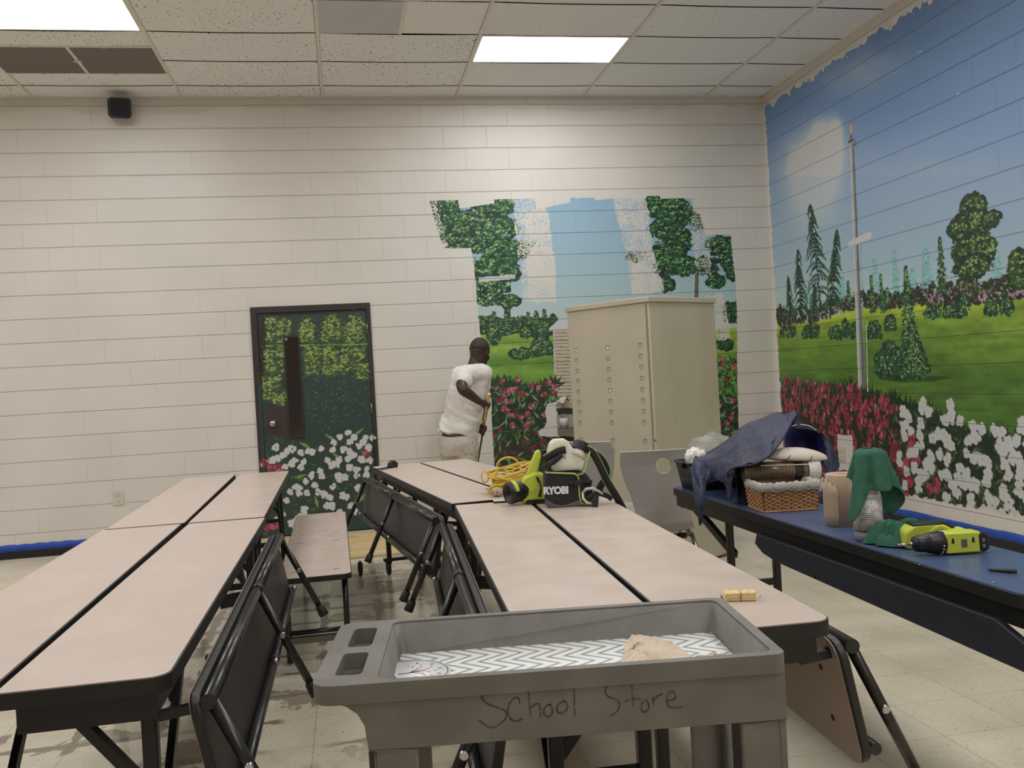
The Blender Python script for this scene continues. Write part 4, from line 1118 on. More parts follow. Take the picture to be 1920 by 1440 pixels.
# ------------------------------------------------------------------ grey utility cart in front
def plane_pt(u, v, p0, n):
    d = ray(u, v); return CO + d*((Vector(p0)-CO).dot(n)/d.dot(n))
CZ = .86; CW, CD = .728, .372
NLp = PZ(580, 1290, CZ); NRp = PZ(1480, 1225, CZ)
cyaw = math.atan2(NRp.y-NLp.y, NRp.x-NLp.x)
cart = empty('utility_cart', (NLp.x, NLp.y, 0), cyaw, 'grey plastic two handle-slot utility cart with faded School Store writing, nearest the camera', 'cart')
CM = Matrix.Translation((NLp.x, NLp.y, 0)) @ Matrix.Rotation(cyaw, 4, 'Z')
def build_cart():
    hx = .098      # handle zone
    z0 = CZ-.103
    # outer rim plate with tray opening and two hand slots: built as strips
    m = MB(); zt = CZ; zb = CZ-.03
    wl = .017
    ox0, ox1, oy0, oy1 = hx, CW-wl, wl, CD-wl
    def slab(x0, x1, y0, y1): m.box(x0, x1, y0, y1, zb, zt)
    slots = [(.030, .072, .050, .168), (.030, .072, .204, .322)]
    tr = MB()
    # rim and hand-slot plate from one outline with holes
    outer = rrect(0, CW, 0, CD, .03, 6, (.02, .035, .035, .02))
    holes = [rrect(ox0, ox1, oy0, oy1, .018, 5)]+[rrect(*s, .010, 4) for s in slots]
    def plate(z, flip):
        loops = [outer]+holes; pts = [p for l in loops for p in l]
        tri = tessellate_polygon([[Vector((a, b, 0)) for a, b in l] for l in loops])
        tr.add([(a, b, z) for a, b in pts], [t if flip else t[::-1] for t in tri])
    plate(zt, True); plate(zb, False)
    for l, za, zc in [(outer, zb, zt)]+[(h, zb, zt) for h in holes]:
        n = len(l); tr.add([(a, b, za) for a, b in l]+[(a, b, zc) for a, b in l], [(i, (i+1) % n, n+(i+1) % n, n+i) for i in range(n)], True)
    tr.build('rim', M_gcart, cart, bev=.004, seg=3, weld=True)
    # slot sleeves
    for s in slots:
        l = rrect(*s, .010, 4); n = len(l)
        MB().add([(a, b, zb-.012) for a, b in l]+[(a, b, zb+.002) for a, b in l], [(i, (i+1) % n, n+(i+1) % n, n+i) for i in range(n)], True).build('hand_slot', M_gcart, cart, solid=.004)
    # tray walls: outer skirt with swept corner under the handle
    sk = MB()
    for y0, y1 in ((.004, .014), (CD-.014, CD-.004)):
        prof = [(.030, zb+.004), (.052, zb-.004), (.068, zb-.016), (.078, zb-.035), (.082, z0), (CW-.004, z0), (CW-.004, zb+.004)]
        sk.prism(prof, y0, y1, ax='y')
    sk.box(CW-.014, CW-.004, .014, CD-.014, z0, zb+.004); sk.box(.082, .092, .014, CD-.014, z0, zb+.0)
    sk.build('skirt', M_gcart, cart, bev=.003)
    inn = MB(); zf = CZ-.062
    A = rrect(ox0, ox1, oy0, oy1, .018, 5); B = rrect(ox0+.008, ox1-.006, oy0+.006, oy1-.006, .014, 5); n = len(A)
    inn.add([(a, b, zt-.004) for a, b in A]+[(a, b, zf) for a, b in B], [(i, (i+1) % n, n+(i+1) % n, n+i) for i in range(n)], True)
    inn.add([(a, b, zf) for a, b in B], [tuple(range(n))])
    inn.build('tray', M_gcart, cart, solid=.003)
    for (x0, x1, y0, y1) in ((.086, .156, .006, .052), (CW-.076, CW-.006, .006, .052), (.086, .156, CD-.052, CD-.006), (CW-.076, CW-.006, CD-.052, CD-.006)):
        g = .012
        MB().box(x0, x1, y0 if y0 < .1 else y1-g, y0+g if y0 < .1 else y1, .14, z0).box(x0 if x0 < .3 else x1-g, x0+g if x0 < .3 else x1, y0, y1, .14, z0).build('leg', M_gcart, cart, bev=.004)
        cx = (x0+x1)/2; cy = (y0+y1)/2
        c = MB().box(cx-.02, cx+.02, cy-.016, cy+.016, .09, .14).build('caster', M_blk, cart)
        MB().lathe([(.01, -.013), (.045, -.013), (.05, -.006), (.05, .006), (.045, .013), (.01, .013)], 20, Matrix.Translation((cx, cy, .051)), ax='x').build('wheel', M_rub, c)
    ls = MB(); ls.box(.09, CW-.01, .01, CD-.01, .14, .155)
    for a in ((.09, CW-.01, .01, .022), (.09, CW-.01, CD-.022, CD-.01), (.09, .102, .01, CD-.01), (CW-.022, CW-.01, .01, CD-.01)): ls.box(*a, .155, .22)
    ls.build('lower_shelf', M_gcart, cart, bev=.004)
    # marker writing on the front skirt
    Mi = CM.inverted(); fp = CM @ Vector((0, .004, .8)); fn = (CM.to_3x3() @ Vector((0, -1, 0)))
    strokes = [[(931, 1300), (920, 1289), (908, 1293), (903, 1303), (907, 1314), (920, 1322), (938, 1328), (949, 1335), (948, 1347), (938, 1357), (924, 1364), (911, 1360), (899, 1351)],
               [(975, 1318), (972, 1309), (963, 1310), (954, 1322), (953, 1338), (958, 1348), (967, 1352), (979, 1348)],
               [(991, 1282), (992, 1310), (995, 1345)], [(995, 1328), (1004, 1320), (1012, 1322), (1014, 1345)],
               [(1031, 1320), (1022, 1326), (1020, 1338), (1029, 1344), (1036, 1336), (1034, 1324), (1029, 1320)],
               [(1060, 1314), (1047, 1320), (1044, 1332), (1052, 1338), (1063, 1330), (1062, 1318), (1055, 1313)],
               [(1076, 1284), (1077, 1312), (1078, 1344)],
               [(1168, 1284), (1150, 1281), (1136, 1290), (1138, 1304), (1156, 1312), (1162, 1322), (1155, 1336), (1143, 1342)],
               [(1184, 1278), (1186, 1300), (1188, 1325)], [(1172, 1315), (1186, 1311), (1200, 1310)],
               [(1210, 1312), (1203, 1320), (1204, 1333), (1212, 1334), (1217, 1324), (1212, 1313)],
               [(1224, 1306), (1226, 1324)], [(1225, 1314), (1232, 1306), (1242, 1301)],
               [(1250, 1314), (1266, 1310), (1264, 1298), (1254, 1299), (1250, 1312), (1256, 1326), (1280, 1326)]]
    wms = [MB(), MB()]
    for si, st in enumerate(strokes):
        wm = wms[0] if si < 7 else wms[1]
        pts = [Mi @ plane_pt(u, v, fp, fn) for u, v in st]
        # smooth
        P2 = []
        for i in range(len(pts)-1):
            for k in range(4):
                t = k/4; a = pts[max(i-1, 0)]; b = pts[i]; c = pts[i+1]; d = pts[min(i+2, len(pts)-1)]
                P2.append(.5*((2*b)+(c-a)*t+(2*a-5*b+4*c-d)*t*t+(3*b-a-3*c+d)*t**3))
        P2.append(pts[-1])
        P2 = [Vector((p.x, .0036, p.z)) for p in P2]
        for i in range(len(P2)-1):
            w = .0013; d = (P2[i+1]-P2[i]); 
            if d.length < 1e-6: continue
            d.normalize(); nn = Vector((-d.z, 0, d.x))*w
            e = d*w*.6
            wm.add([P2[i]-nn-e, P2[i+1]-nn+e, P2[i+1]+nn+e, P2[i]+nn-e], [(0, 1, 2, 3)])
    wn = NT('faded_marker'); o = wn.obj()
    wn.set(Base_Color=wn.mix(wn.ramp(wn.noise(o, 120, 3), .4, .62), lin((82, 79, 73)), lin((104, 100, 94))), Roughness=.6)
    for wm in wms: wm.build('marker_word', wn.m, cart, fix=False)
build_cart()
# chevron liner lying in the tray
def chevron():
    n = NT('chevron_liner'); o = n.obj(); sep = n.n('ShaderNodeSeparateXYZ'); n.l(o, sep.inputs[0]); x, y = sep.outputs[0], sep.outputs[1]
    tri = n.math('ABSOLUTE', n.math('SUBTRACT', n.math('FRACT', n.math('DIVIDE', y, .078)), .5))
    q = n.math('FRACT', n.math('DIVIDE', n.math('ADD', n.math('ADD', x, 3.), n.math('MULTIPLY', tri, .096)), .031))
    d = n.math('ABSOLUTE', n.math('SUBTRACT', q, .5))
    s = n.ramp(d, .13, .17, 1., 0.)
    c = n.mix(s, lin((236, 238, 234)), lin((150, 152, 150)))
    n.set(Base_Color=c, Roughness=.35); return n.m
liner = empty('shelf_liner', CM @ Vector((CW/2+.04, CD/2, CZ-.0605)), cyaw, 'white shelf liner with a grey chevron pattern lying in the cart tray', 'liner')
MB().box(-CW/2+.070, CW/2-.068, -CD/2+.026, CD/2-.026, 0, .0012).build('patterned_sheet', chevron(), liner)
M_wht = mat('white_sticker', (232, 232, 230), .4, var=.02)
LM = Matrix.Translation(CM @ Vector((CW/2+.04, CD/2, CZ-.0605))) @ Matrix.Rotation(cyaw, 4, 'Z')
sc_ = LM.inverted() @ PZ(764, 1262, CZ-.0585)
sr = .076
stk = MB().lathe([(0, .0022), (sr, .0022), (sr, .0013)], 48, Matrix.Translation((sc_.x, sc_.y, 0))).build('round_sticker', M_wht, liner)
MB().grid([[Vector((sc_.x+r*math.cos(k*PI/30), sc_.y+r*math.sin(k*PI/30), .0024)) for r in (sr-.006, sr-.0045)] for k in range(60)], closed_u=True).build('sticker_ring', M_ink, stk, fix=False)
SM = Matrix.Translation((sc_.x, sc_.y, .0024)) @ Matrix.Rotation(-PI/2+.25, 4, 'Z') @ Matrix.Scale(1.36, 4)
text('sticker_text', 'Book EST', M_ink, stk, SM @ Matrix.Translation((0, -.022, 0)), .0125, .0001, bold=.0002)
text('sticker_text', 'ACCOUNTING', M_ink, stk, SM @ Matrix.Translation((0, -.031, 0)), .0075, .0001)
text('sticker_text', 'School of Choice', M_ink, stk, SM @ Matrix.Translation((0, -.039, 0)), .0065, .0001)
tm = MB()
for pts, w in (([(0, -.012), (.001, .0), (-.001, .014)], .0022), ([(0, .004), (.008, .014), (.012, .02)], .0014), ([(0, .004), (-.008, .013), (-.013, .018)], .0014), ([(0, .01), (.003, .024)], .0012), ([(0, .01), (-.004, .026)], .0012)):
    for a, b in zip(pts[:-1], pts[1:]):
        A = SM @ Vector((*a, 0)); B = SM @ Vector((*b, 0)); d = (B-A).normalized(); nn = Vector((-d.y, d.x, 0))*w; tm.add([A-nn, B-nn*.8, B+nn*.8, A+nn], [(0, 1, 2, 3)])
tm.build('tree_mark', M_ink, stk, fix=False)
lm_ = MB(); cols = [mat('leaf_orange', (226, 128, 72), .5), mat('leaf_blue', (150, 170, 206), .5), mat('leaf_brown', (104, 70, 60), .5)]
for k in range(17):
    a = PI*(k+.5)/17*1.1-.15; r = .021+.008*(k % 3); c = Vector((r*math.cos(a), .008+r*.95*math.sin(a), 0))
    P = [SM @ (c+Vector((math.cos(a)*p-math.sin(a)*q, math.sin(a)*p+math.cos(a)*q, 0))) for p, q in ((-.004, 0), (0, .0018), (.004, 0), (0, -.0018))]
    lm_.add(P, [(0, 1, 2, 3)], mi=k % 3)
lm_.build('leaf_marks', cols, stk, fix=False)
# small black clip by the sticker
cp = PZ(714, 1278, CZ-.055)
cc = empty('binder_clip', (cp.x, cp.y, CZ-.0592), .5, 'small black binder clip in the near left corner of the cart tray', 'clip')
MB().prism([(-.012, 0), (.012, 0), (.004, .014), (-.004, .014)], -.011, .011, ax='y').build('clip_body', M_blk, cc, bev=.001)
MB().tube([(-.006, .004, .013), (-.010, .006, .02), (.0, .008, .022), (.006, .004, .013)], .0011, 6).build('clip_handle', M_chrome, cc)
# crumpled brown paper napkins
M_kraft = mat('brown_paper', (208, 190, 168), .8, var=.05, bump=.2, bs=120)
def paper(name, pts, label, cols, amp=.004, z=CZ-.0585, seed=1):
    """pts: rows of (u, v, lift) points of the sheet; folded control net, subdivided"""
    r = random.Random(seed); P = []
    for row in pts:
        P.append([PZ(u, v, z+h) + Vector((0, 0, 0)) for u, v, h in row])
    o_ = P[0][0].copy(); o_.z = z
    m = MB(); Pd = [[p-o_ for p in row] for row in P]
    for _ in range(2):
        Pd = [[x for i in range(len(r_)-1) for x in (r_[i], (r_[i]+r_[i+1])/2)]+[r_[-1]] for r_ in Pd]
        Pd = [list(x) for x in zip(*Pd)]
    for _ in range(2):
        Pd = [[x for i in range(len(r_)-1) for x in (r_[i], (r_[i]+r_[i+1])/2)]+[r_[-1]] for r_ in Pd]
        Pd = [list(x) for x in zip(*Pd)]
    for r_ in Pd:
        for p in r_: p.z = max(.0004, p.z+r.uniform(-.0012, .0016)); p.x += r.uniform(-.0012, .0012); p.y += r.uniform(-.0012, .0012)
    m.grid(Pd, smooth=False)
    o = m.build(name, cols, None, fix=False, solid=.0008); o.location = o_
    return tag(o, label, 'paper napkin')
paper('paper_napkin', [[(1160, 1256, .001), (1164, 1240, .004), (1170, 1222, .010), (1174, 1206, .006), (1184, 1190, .012)],
    [(1186, 1254, .001), (1190, 1236, .004), (1188, 1216, .006), (1196, 1204, .018), (1198, 1190, .013)],
    [(1222, 1252, .002), (1226, 1240, .002), (1212, 1222, .012), (1222, 1204, .014), (1222, 1194, .010)],
    [(1262, 1250, .002), (1258, 1236, .010), (1250, 1222, .014), (1248, 1210, .010), (1246, 1200, .009)],
    [(1316, 1246, .001), (1304, 1238, .005), (1292, 1228, .008), (1276, 1216, .006), (1262, 1206, .005)]], 'crumpled brown paper napkin spread in the right half of the cart tray', M_kraft, seed=2)
paper('paper_napkin', [[(1296, 1244, .003), (1292, 1234, .012)], [(1315, 1240, .012), (1318, 1228, .020)], [(1336, 1238, .014), (1340, 1224, .022)], [(1352, 1238, .003), (1354, 1226, .012)]], 'small folded brown paper napkin beside the larger crumpled one in the cart', M_kraft, seed=3)

# ------------------------------------------------------------------ things on the near middle tables
TZ = .7412
M_lime = mat('lime_plastic', (204, 214, 76), .38, var=.04)
M_bl2 = mat('black_plastic', (30, 30, 31), .4, var=.15)
M_fab = mat('black_ballistic_fabric', (36, 36, 38), .75, var=.12, vs=40, bump=.5, bs=500)
M_gfab = mat('grey_fabric', (92, 92, 92), .8, var=.1, bump=.4, bs=500)
M_jug = mat('milky_jug_plastic', (232, 230, 214), .35, var=.02)
M_jug.node_tree.nodes['Principled BSDF'].inputs['Subsurface Weight'].default_value = .25
M_pipe = mat('lime_piping', (178, 196, 104), .6)
# cracker packet
M_crk = mat('cracker_yellow', (236, 212, 158), .6, var=.12, vs=60)
ckp = PZ(1388, 1124, TZ); ck = empty('cracker_packet', (ckp.x, ckp.y, TZ), -.28, 'small clear packet of yellow crackers near the front corner of the middle table', 'crackers')
for k in range(2):
    for j in range(3):
        MB().prism(rrect(-.037+k*.037, -.001+k*.037, -.018, .018, .004, 3), .001+j*.0065, .0068+j*.0065).build('cracker', M_crk, ck, bev=.001)
fl = NT('clear_film'); fl.set(Base_Color=(.95, .93, .85), Roughness=.08, Transmission_Weight=1., IOR=1.05); M_film = fl.m
fm = MB(); P = []
for i in range(13):
    s = i/12; x = -.047+.096*s; row = []; e = min(1, min(s, 1-s)*6)
    for j in range(16):
        a = 2*PI*j/16; row.append(Vector((x, (.0205 if e > .3 else .021)*math.copysign(abs(math.cos(a))**.5, math.cos(a)), .0115+(.0112*(.25+.75*e)+rnd.uniform(-.0008, .0008)*e)*math.copysign(abs(math.sin(a))**.5, math.sin(a)))))
    P.append(row+[row[0]])
fm.grid(P).build('wrapper', M_film, ck)
# phone
php = PZ(955, 940, TZ); ph = empty('smartphone', (php.x, php.y, TZ), -.10, 'white and black phone lying flat on the table under the sprayer nozzle', 'phone')
MB().prism(rrect(-.075, .075, -.037, .037, .010), 0, .008).build('phone_case', M_bl2, ph, bev=.0015)
MB().prism(rrect(-.073, .073, -.035, .035, .009), .008, .0088).build('phone_face', mat('pale_glass', (226, 228, 232), .1), ph)
# black clip on the far table
kcp = PZ(735, 877, TZ); kc = empty('black_clip', (kcp.x, kcp.y, TZ), .6, 'small black clamp with a thin cable on the far middle table', 'clip')
MB().prism([(-.03, 0), (.035, 0), (.04, .03), (.01, .05), (-.02, .035)], -.02, .02, ax='y').build('clamp_body', M_bl2, kc, bev=.003)
MB().tube([(-.02, 0, .012), (-.07, -.02, .008), (-.13, -.015, .006), (-.17, .01, .005)], .004, 8).tube([(-.02, -.01, .006), (-.08, -.05, .004), (-.14, -.06, .004)], .003, 8).build('cable', M_bl2, kc)

# handheld sprayer head (lime) lying beside the bag
gp_ = PZ(985, 944, TZ)
sp = empty('sprayer_gun', (gp_.x+.004, gp_.y+.02, TZ), -.18, 'lime green fogger gun with a round black nozzle, lying left of the sprayer pack', 'sprayer')
def sprayer():
    # local: +x right, -y to the camera; nozzle to the lower left
    m = MB()
    body = [(-.005, .004), (.085, .004), (.088, .10), (.070, .118), (.04, .122), (-.0, .105), (-.02, .07), (-.018, .02)]
    m.prism(body, -.045, .045, ax='y'); m.build('body', M_lime, sp, bev=.018, seg=4)
    r = MB(); r.prism([(.0, -.001), (.098, -.001), (.094, .018), (.004, .018)], -.05, .05, ax='y'); r.build('base_pad', M_bl2, sp, bev=.008)
    g = MB(); g.prism([(.005, .10), (.045, .10), (.058, .125), (.075, .185), (.074, .205), (.060, .212), (.048, .200), (.022, .145)], -.02, .02, ax='y'); g.build('grip', M_lime, sp, bev=.008, seg=3)
    g2 = MB(); g2.prism([(.045, .125), (.058, .120), (.082, .185), (.115, .203), (.125, .19), (.13, .205), (.10, .212), (.066, .208)], -.016, .016, ax='y'); g2.build('grip_overmold', M_bl2, sp, bev=.005)
    Nz = Matrix.Translation((-.018, -.028, .052)) @ Matrix.Rotation(math.radians(-62), 4, 'Z') @ Matrix.Rotation(math.radians(4), 4, 'X')
    n = MB(); n.lathe([(.030, .03), (.040, .0), (.044, -.03), (.044, -.05), (.040, -.058), (.033, -.058), (.028, -.03), (.018, -.02), (0, -.018)], 28, Nz, ax='y')
    n.build('nozzle', M_bl2, sp)
    MB().lathe([(.0, -.03), (.012, -.03), (.013, -.022), (.013, -.015)], 16, Nz, ax='y').build('nozzle_jet', mat('grey_jet', (110, 110, 112), .3), sp)
    b = MB(); P = []
    for k in range(13):
        a = PI*.05+PI*.85*k/12; P.append([Nz @ Vector((math.cos(a)*.0455, y, math.sin(a)*.0455)) for y in (-.040, -.024)])
    b.grid(P).build('nozzle_band', M_lime, sp, solid=.002)
    s = MB(); s.prism([(.052, .028), (.062, .025), (.068, .05), (.066, .08), (.056, .105), (.046, .108), (.056, .08), (.058, .05)], -.0475, -.044, ax='y'); s.build('side_badge', M_bl2, sp)
    for z in (.045, .053): MB().bar((.012, -.0455, z), (.04, -.0455, z+.003), .004, .004).build('moulded_rib', M_lime, sp)
    text('badge_text', 'ONE+', M_wht, sp, Matrix.Translation((.0585, -.0478, .067)) @ Matrix.Rotation(PI/2, 4, 'X') @ Matrix.Rotation(-PI/2+.05, 4, 'Z'), .012, .0002)
sprayer(); sp.scale = (1.12, 1.1, 1.12)

# backpack tank: black fabric tub with lime piping, milky jug and straps
bp_ = PZ(1068, 951, TZ)
pk = empty('backpack_sprayer', (bp_.x+.012, bp_.y+.065, TZ), -.12, 'black fabric backpack sprayer with lime piping and a milky white jug', 'backpack')
def backpack():
    prof = [(-.092, 0), (.068, 0), (.080, .02), (.084, .07), (.074, .125), (-.066, .145), (-.088, .150), (-.094, .06)]
    b = MB(); b.prism([(-.085, 0), (.085, 0), (.090, .06), (.080, .105), (.06, .122), (-.088, .132), (-.092, .06)], -.055, .055, ax='y'); b.build('fabric_tub', M_fab, pk, bev=.014, seg=4)
    g = MB(); g.prism([(-.087, -.0005), (.087, -.0005), (.089, .020), (.03, .022), (-.005, .012), (-.03, .008), (-.06, .014), (-.088, .032)], -.0565, .0565, ax='y'); g.build('base_panel', M_gfab, pk, bev=.004)
    pp = MB()
    pp.tube([(-.088, -.057, .130), (.02, -.0575, .120), (.034, -.0575, .112), (.037, -.0575, .10), (.037, -.0575, .035), (.042, -.0575, .012), (.060, -.057, .004)], .0032, 8)
    pp.tube([(.037, -.0575, .115), (.052, -.057, .117), (.064, -.055, .13), (.078, -.05, .17), (.088, -.045, .195)], .0028, 8)
    pp.build('piping', M_pipe, pk)
    text('brand_lettering', 'RYOBI', M_wht, pk, Matrix.Translation((-.052, -.0562, .062)) @ Matrix.Rotation(PI/2, 4, 'X') @ Matrix.Rotation(-.02, 4, 'Z'), .036, .0006, bold=.0018, sp=.92)
    j = MB(); j.prism(rrect(-.058, .058, -.035, .035, .02), .10, .165)
    j2 = MB(); j2.prism([(-.056, .13), (.058, .13), (.066, .155), (.060, .178), (.045, .195), (.020, .215), (.010, .235), (-.005, .245), (-.045, .245), (-.062, .232), (-.072, .20), (-.068, .16)], -.034, .034, ax='y')
    # handle hole: build as ring by cutting
    o = j2.build('jug', M_jug, pk, bev=.012, seg=4)
    hole = MB().prism([(-.050, .178), (-.006, .172), (-.006, .215), (-.02, .222), (-.048, .215)], -.06, .06, ax='y').build('cut', M_jug, None)
    hole.parent = pk; md = o.modifiers.new('c', 'BOOLEAN'); md.object = hole; md.operation = 'DIFFERENCE'; md.solver = 'EXACT'
    bpy.context.view_layer.update()
    me = bpy.data.meshes.new_from_object(o.evaluated_get(bpy.context.evaluated_depsgraph_get())); o.modifiers.clear(); o.data = me; bpy.data.objects.remove(hole)
    for p in me.polygons: p.use_smooth = True
    try: me.set_sharp_from_angle(angle=.8)
    except Exception: pass
    Mc = Matrix.Translation((.058, -.01, .212)) @ Matrix.Rotation(.45, 4, 'Y') @ Matrix.Rotation(-.3, 4, 'X')
    c = MB()
    vs = []
    for k in range(40):
        a = 2*PI*k/40; r = .031+(.0015 if k % 2 else 0)
        vs.append((r*math.cos(a), r*math.sin(a)))
    c.prism(vs, -.016, .012, Mc); c.build('cap', M_bl2, pk, bev=.002)
    MB().lathe([(.016, .012), (.026, .012), (.026, .017), (.023, .017), (.022, .013), (0, .013)], 24, Mc).build('cap_ring', M_bl2, pk)
    MB().lathe([(.02, 0), (.024, -.02), (.03, -.04)], 20, Mc).build('jug_neck', M_jug, pk)
    # straps
    def strap(name, pts, w, m=M_fab, pipe=True, parent=pk, th=.006, up=(0, 1, 0)):
        pts = [Vector(p) for p in pts]; Q = []
        for i in range(len(pts)-1):
            for k in range(5):
                t = k/5; a = pts[max(i-1, 0)]; b = pts[i]; c_ = pts[i+1]; d = pts[min(i+2, len(pts)-1)]
                Q.append(.5*((2*b)+(c_-a)*t+(2*a-5*b+4*c_-d)*t*t+(3*b-a-3*c_+d)*t**3))
        Q.append(pts[-1]); G = []; up_ = Vector(up)
        for i, p in enumerate(Q):
            d = (Q[min(i+1, len(Q)-1)]-Q[max(i-1, 0)]).normalized(); s = d.cross(up_).normalized()
            s = (s*.8+up_*.6).normalized() if False else s
            G.append((p-s*w/2, p, p+s*w/2))
        o = MB().grid(G).build(name, m, parent, solid=th)
        if pipe:
            for e in (0, 2): MB().tube([g[e] for g in G], .0026, 7).build('piping', M_pipe, o)
        return o
    strap('shoulder_strap', [(.07, -.03, .205), (.098, -.03, .19), (.125, -.028, .14), (.152, -.02, .08), (.186, -.01, .022), (.212, 0, -.03)], .026)
    strap('shoulder_strap', [(.10, .01, .19), (.135, .02, .165), (.158, .03, .125), (.155, .03, .09), (.13, .02, .06), (.12, .01, .03)], .026)
    strap('carry_strap', [(-.07, -.045, .128), (-.072, -.05, .155), (-.05, -.048, .168), (-.02, -.04, .190)], .018, pipe=False)
    strap('flap', [(-.085, -.03, .176), (-.06, -.036, .190), (-.03, -.038, .203), (-.004, -.038, .207)], .026)
    strap('chest_strap', [(.0, -.060, .088), (.04, -.061, .088), (.088, -.052, .086)], .014, pipe=False)
    bk = MB(); bk.box(.018, .05, -.069, -.061, .078, .097).box(.026, .042, -.071, -.069, .082, .093); bk.build('buckle', M_bl2, pk, bev=.002)
    # curled hose, loose webbing and end buckle
    MB().tube([(.05, -.06, .05), (.062, -.078, .064), (.085, -.082, .066), (.108, -.07, .052), (.125, -.055, .040)], .0055, 10).build('hose', mat('pale_hose', (196, 196, 178), .4), pk)
    MB().tube([(.05, -.062, .052), (.048, -.074, .03), (.062, -.085, .014), (.085, -.082, .010)], .0055, 10).build('hose', mat('pale_hose', (196, 196, 178), .4), pk)
    strap('loose_webbing', [(.055, -.065, .02), (.075, -.085, .035), (.10, -.075, .045), (.14, -.04, .032), (.165, -.02, .015)], .018, pipe=False)
    bb = MB(); Mb = Matrix.Translation((.090, -.095, .012)) @ Matrix.Rotation(.15, 4, 'Y')
    bb.prism(rrect(-.011, .011, -.012, .03, .004), -.006, .006, Mb @ Matrix.Rotation(0, 4, 'X'), ax='y'); bb.build('end_buckle', M_bl2, pk, bev=.002)
backpack(); pk.scale = (1.12, 1.1, 1.18)

# yellow extension cord coil, behind the sprayer
M_ycord = mat('yellow_cord', (222, 190, 72), .42, var=.06, vs=30)
cpz = PZ(958, 925, TZ)
def cord():
    r = random.Random(11); pts = []
    N = 13; 
    for k in range(N*28):
        a = 2*PI*k/28; q = k/28
        rx = .098+.014*math.sin(q*2.1+1)+.006*math.sin(q*5.3); ry = .085+.012*math.cos(q*1.7)
        ph = a+.02*q
        x = rx*math.cos(ph)+.010*math.sin(q*1.3); y = ry*math.sin(ph)
        z = .0065+ .0092*q + .020*math.sin(a*1+q*.7)*min(1, q/3) + (.010*max(0, x*6))
        pts.append((x, y, max(.0055, z)))
    m = MB().tube(pts, .0043, 7)
    m.tube([(.0+.055*math.cos(PI*k/14), .02, .128+.042*math.sin(PI*k/14)) for k in range(15)], .0052, 8)
    m.tube([(-.115+.018*math.cos(2*PI*k/16), .045, .080+.028*math.sin(2*PI*k/16)) for k in range(17)], .0035, 8)
    # loose loop to the left
    m.tube([(-.04, -.075, .050), (-.085, -.085, .052), (-.118, -.085, .034), (-.120, -.08, .012), (-.09, -.078, .010), (-.05, -.082, .024), (.02, -.09, .040), (.06, -.08, .055)], .004, 8)
    m.tube([(-.07, -.06, .04), (-.062, -.085, .012), (-.03, -.10, .0055), (.0, -.10, .0055)], .0045, 8)
    for k in range(5):
        y0 = -.03+.02*k
        m.tube([(-.09, -.055+.01*k, .030+.008*k), (-.03, -.062+.012*k, .048+.008*k), (.03, -.055+.012*k, .054+.01*k), (.10, -.02+.01*k, .065+.012*k), (.14, .0+.01*k, .07+.012*k)], .0043, 8)
    t = empty('extension_cord', (cpz.x+.005, cpz.y+.05, TZ), 0, 'coiled yellow extension cord heaped behind the lime sprayer', 'cord')
    m.build('cord_coil', M_ycord, t, fix=False)
cord()
# speckled paint rag under the coil's near edge
rg = PZ(930, 932, TZ)
rm = MB(); rm.ell((0, 0, .022), (.035, .03, .022), 18, 10)
ro = rm.build('paint_rag', mat('speckled_rag', (176, 158, 138), .9, var=.5, vs=90, bump=.8, bs=120)); ro.location = (rg.x+.01, rg.y+.015, TZ-.0)
tag(ro, 'balled speckled rag beneath the yellow cord, left of the black nozzle', 'rag')
# ------------------------------------------------------------------ the painter
def skin_mat(name, rgb):
    n = NT(name); o = n.obj(); c = lin(rgb)
    n.set(Base_Color=n.mix(n.ramp(n.noise(o, 14, 3), .3, .7), tuple(x*.8 for x in c), tuple(x*1.2 for x in c)), Roughness=.42)
    n.b.inputs['Subsurface Weight'].default_value = .05; return n.m
M_skin = skin_mat('dark_brown_skin', (66, 45, 38))
M_hair = mat('cropped_black_hair', (52, 37, 32), .5, bump=.8, bs=500)
def cloth_mat(name, rgb, spots=None, rough=.85):
    n = NT(name); o = n.obj(); c = lin(rgb)
    col = n.mix(n.ramp(n.noise(o, 5, 3), .3, .7), tuple(x*.94 for x in c), tuple(min(1, x*1.04) for x in c))
    if spots: col = n.mix(n.ramp(n.noise(o, 26, 4, .65), .60, .66, 0., .75), col, lin(spots))
    n.set(Base_Color=col, Roughness=rough, Normal=n.bump(n.noise(o, 9, 3), .5, .02)); return n.m
M_tee = cloth_mat('white_tshirt', (232, 228, 220), (212, 204, 194))
M_pant = cloth_mat('paint_spattered_trousers', (200, 192, 180), (96, 90, 86))
def remesh(mb, name, m, parent, vox, smooth=6, disp=None):
    o = mb.build(name, m, parent, fix=True)
    md = o.modifiers.new('r', 'REMESH'); md.mode = 'VOXEL'; md.voxel_size = vox
    s = o.modifiers.new('s', 'SMOOTH'); s.iterations = smooth; s.factor = .5
    bpy.context.view_layer.update()
    me = bpy.data.meshes.new_from_object(o.evaluated_get(bpy.context.evaluated_depsgraph_get()))
    o.modifiers.clear(); o.data = me
    if disp:
        co = np.empty(len(me.vertices)*3); me.vertices.foreach_get('co', co); co = co.reshape(-1, 3)
        no = np.empty(len(me.vertices)*3); me.vertices.foreach_get('normal', no); no = no.reshape(-1, 3)
        co += no*disp(co)[:, None]; me.vertices.foreach_set('co', co.ravel()); me.update()
    for p in me.polygons: p.use_smooth = True
    return o
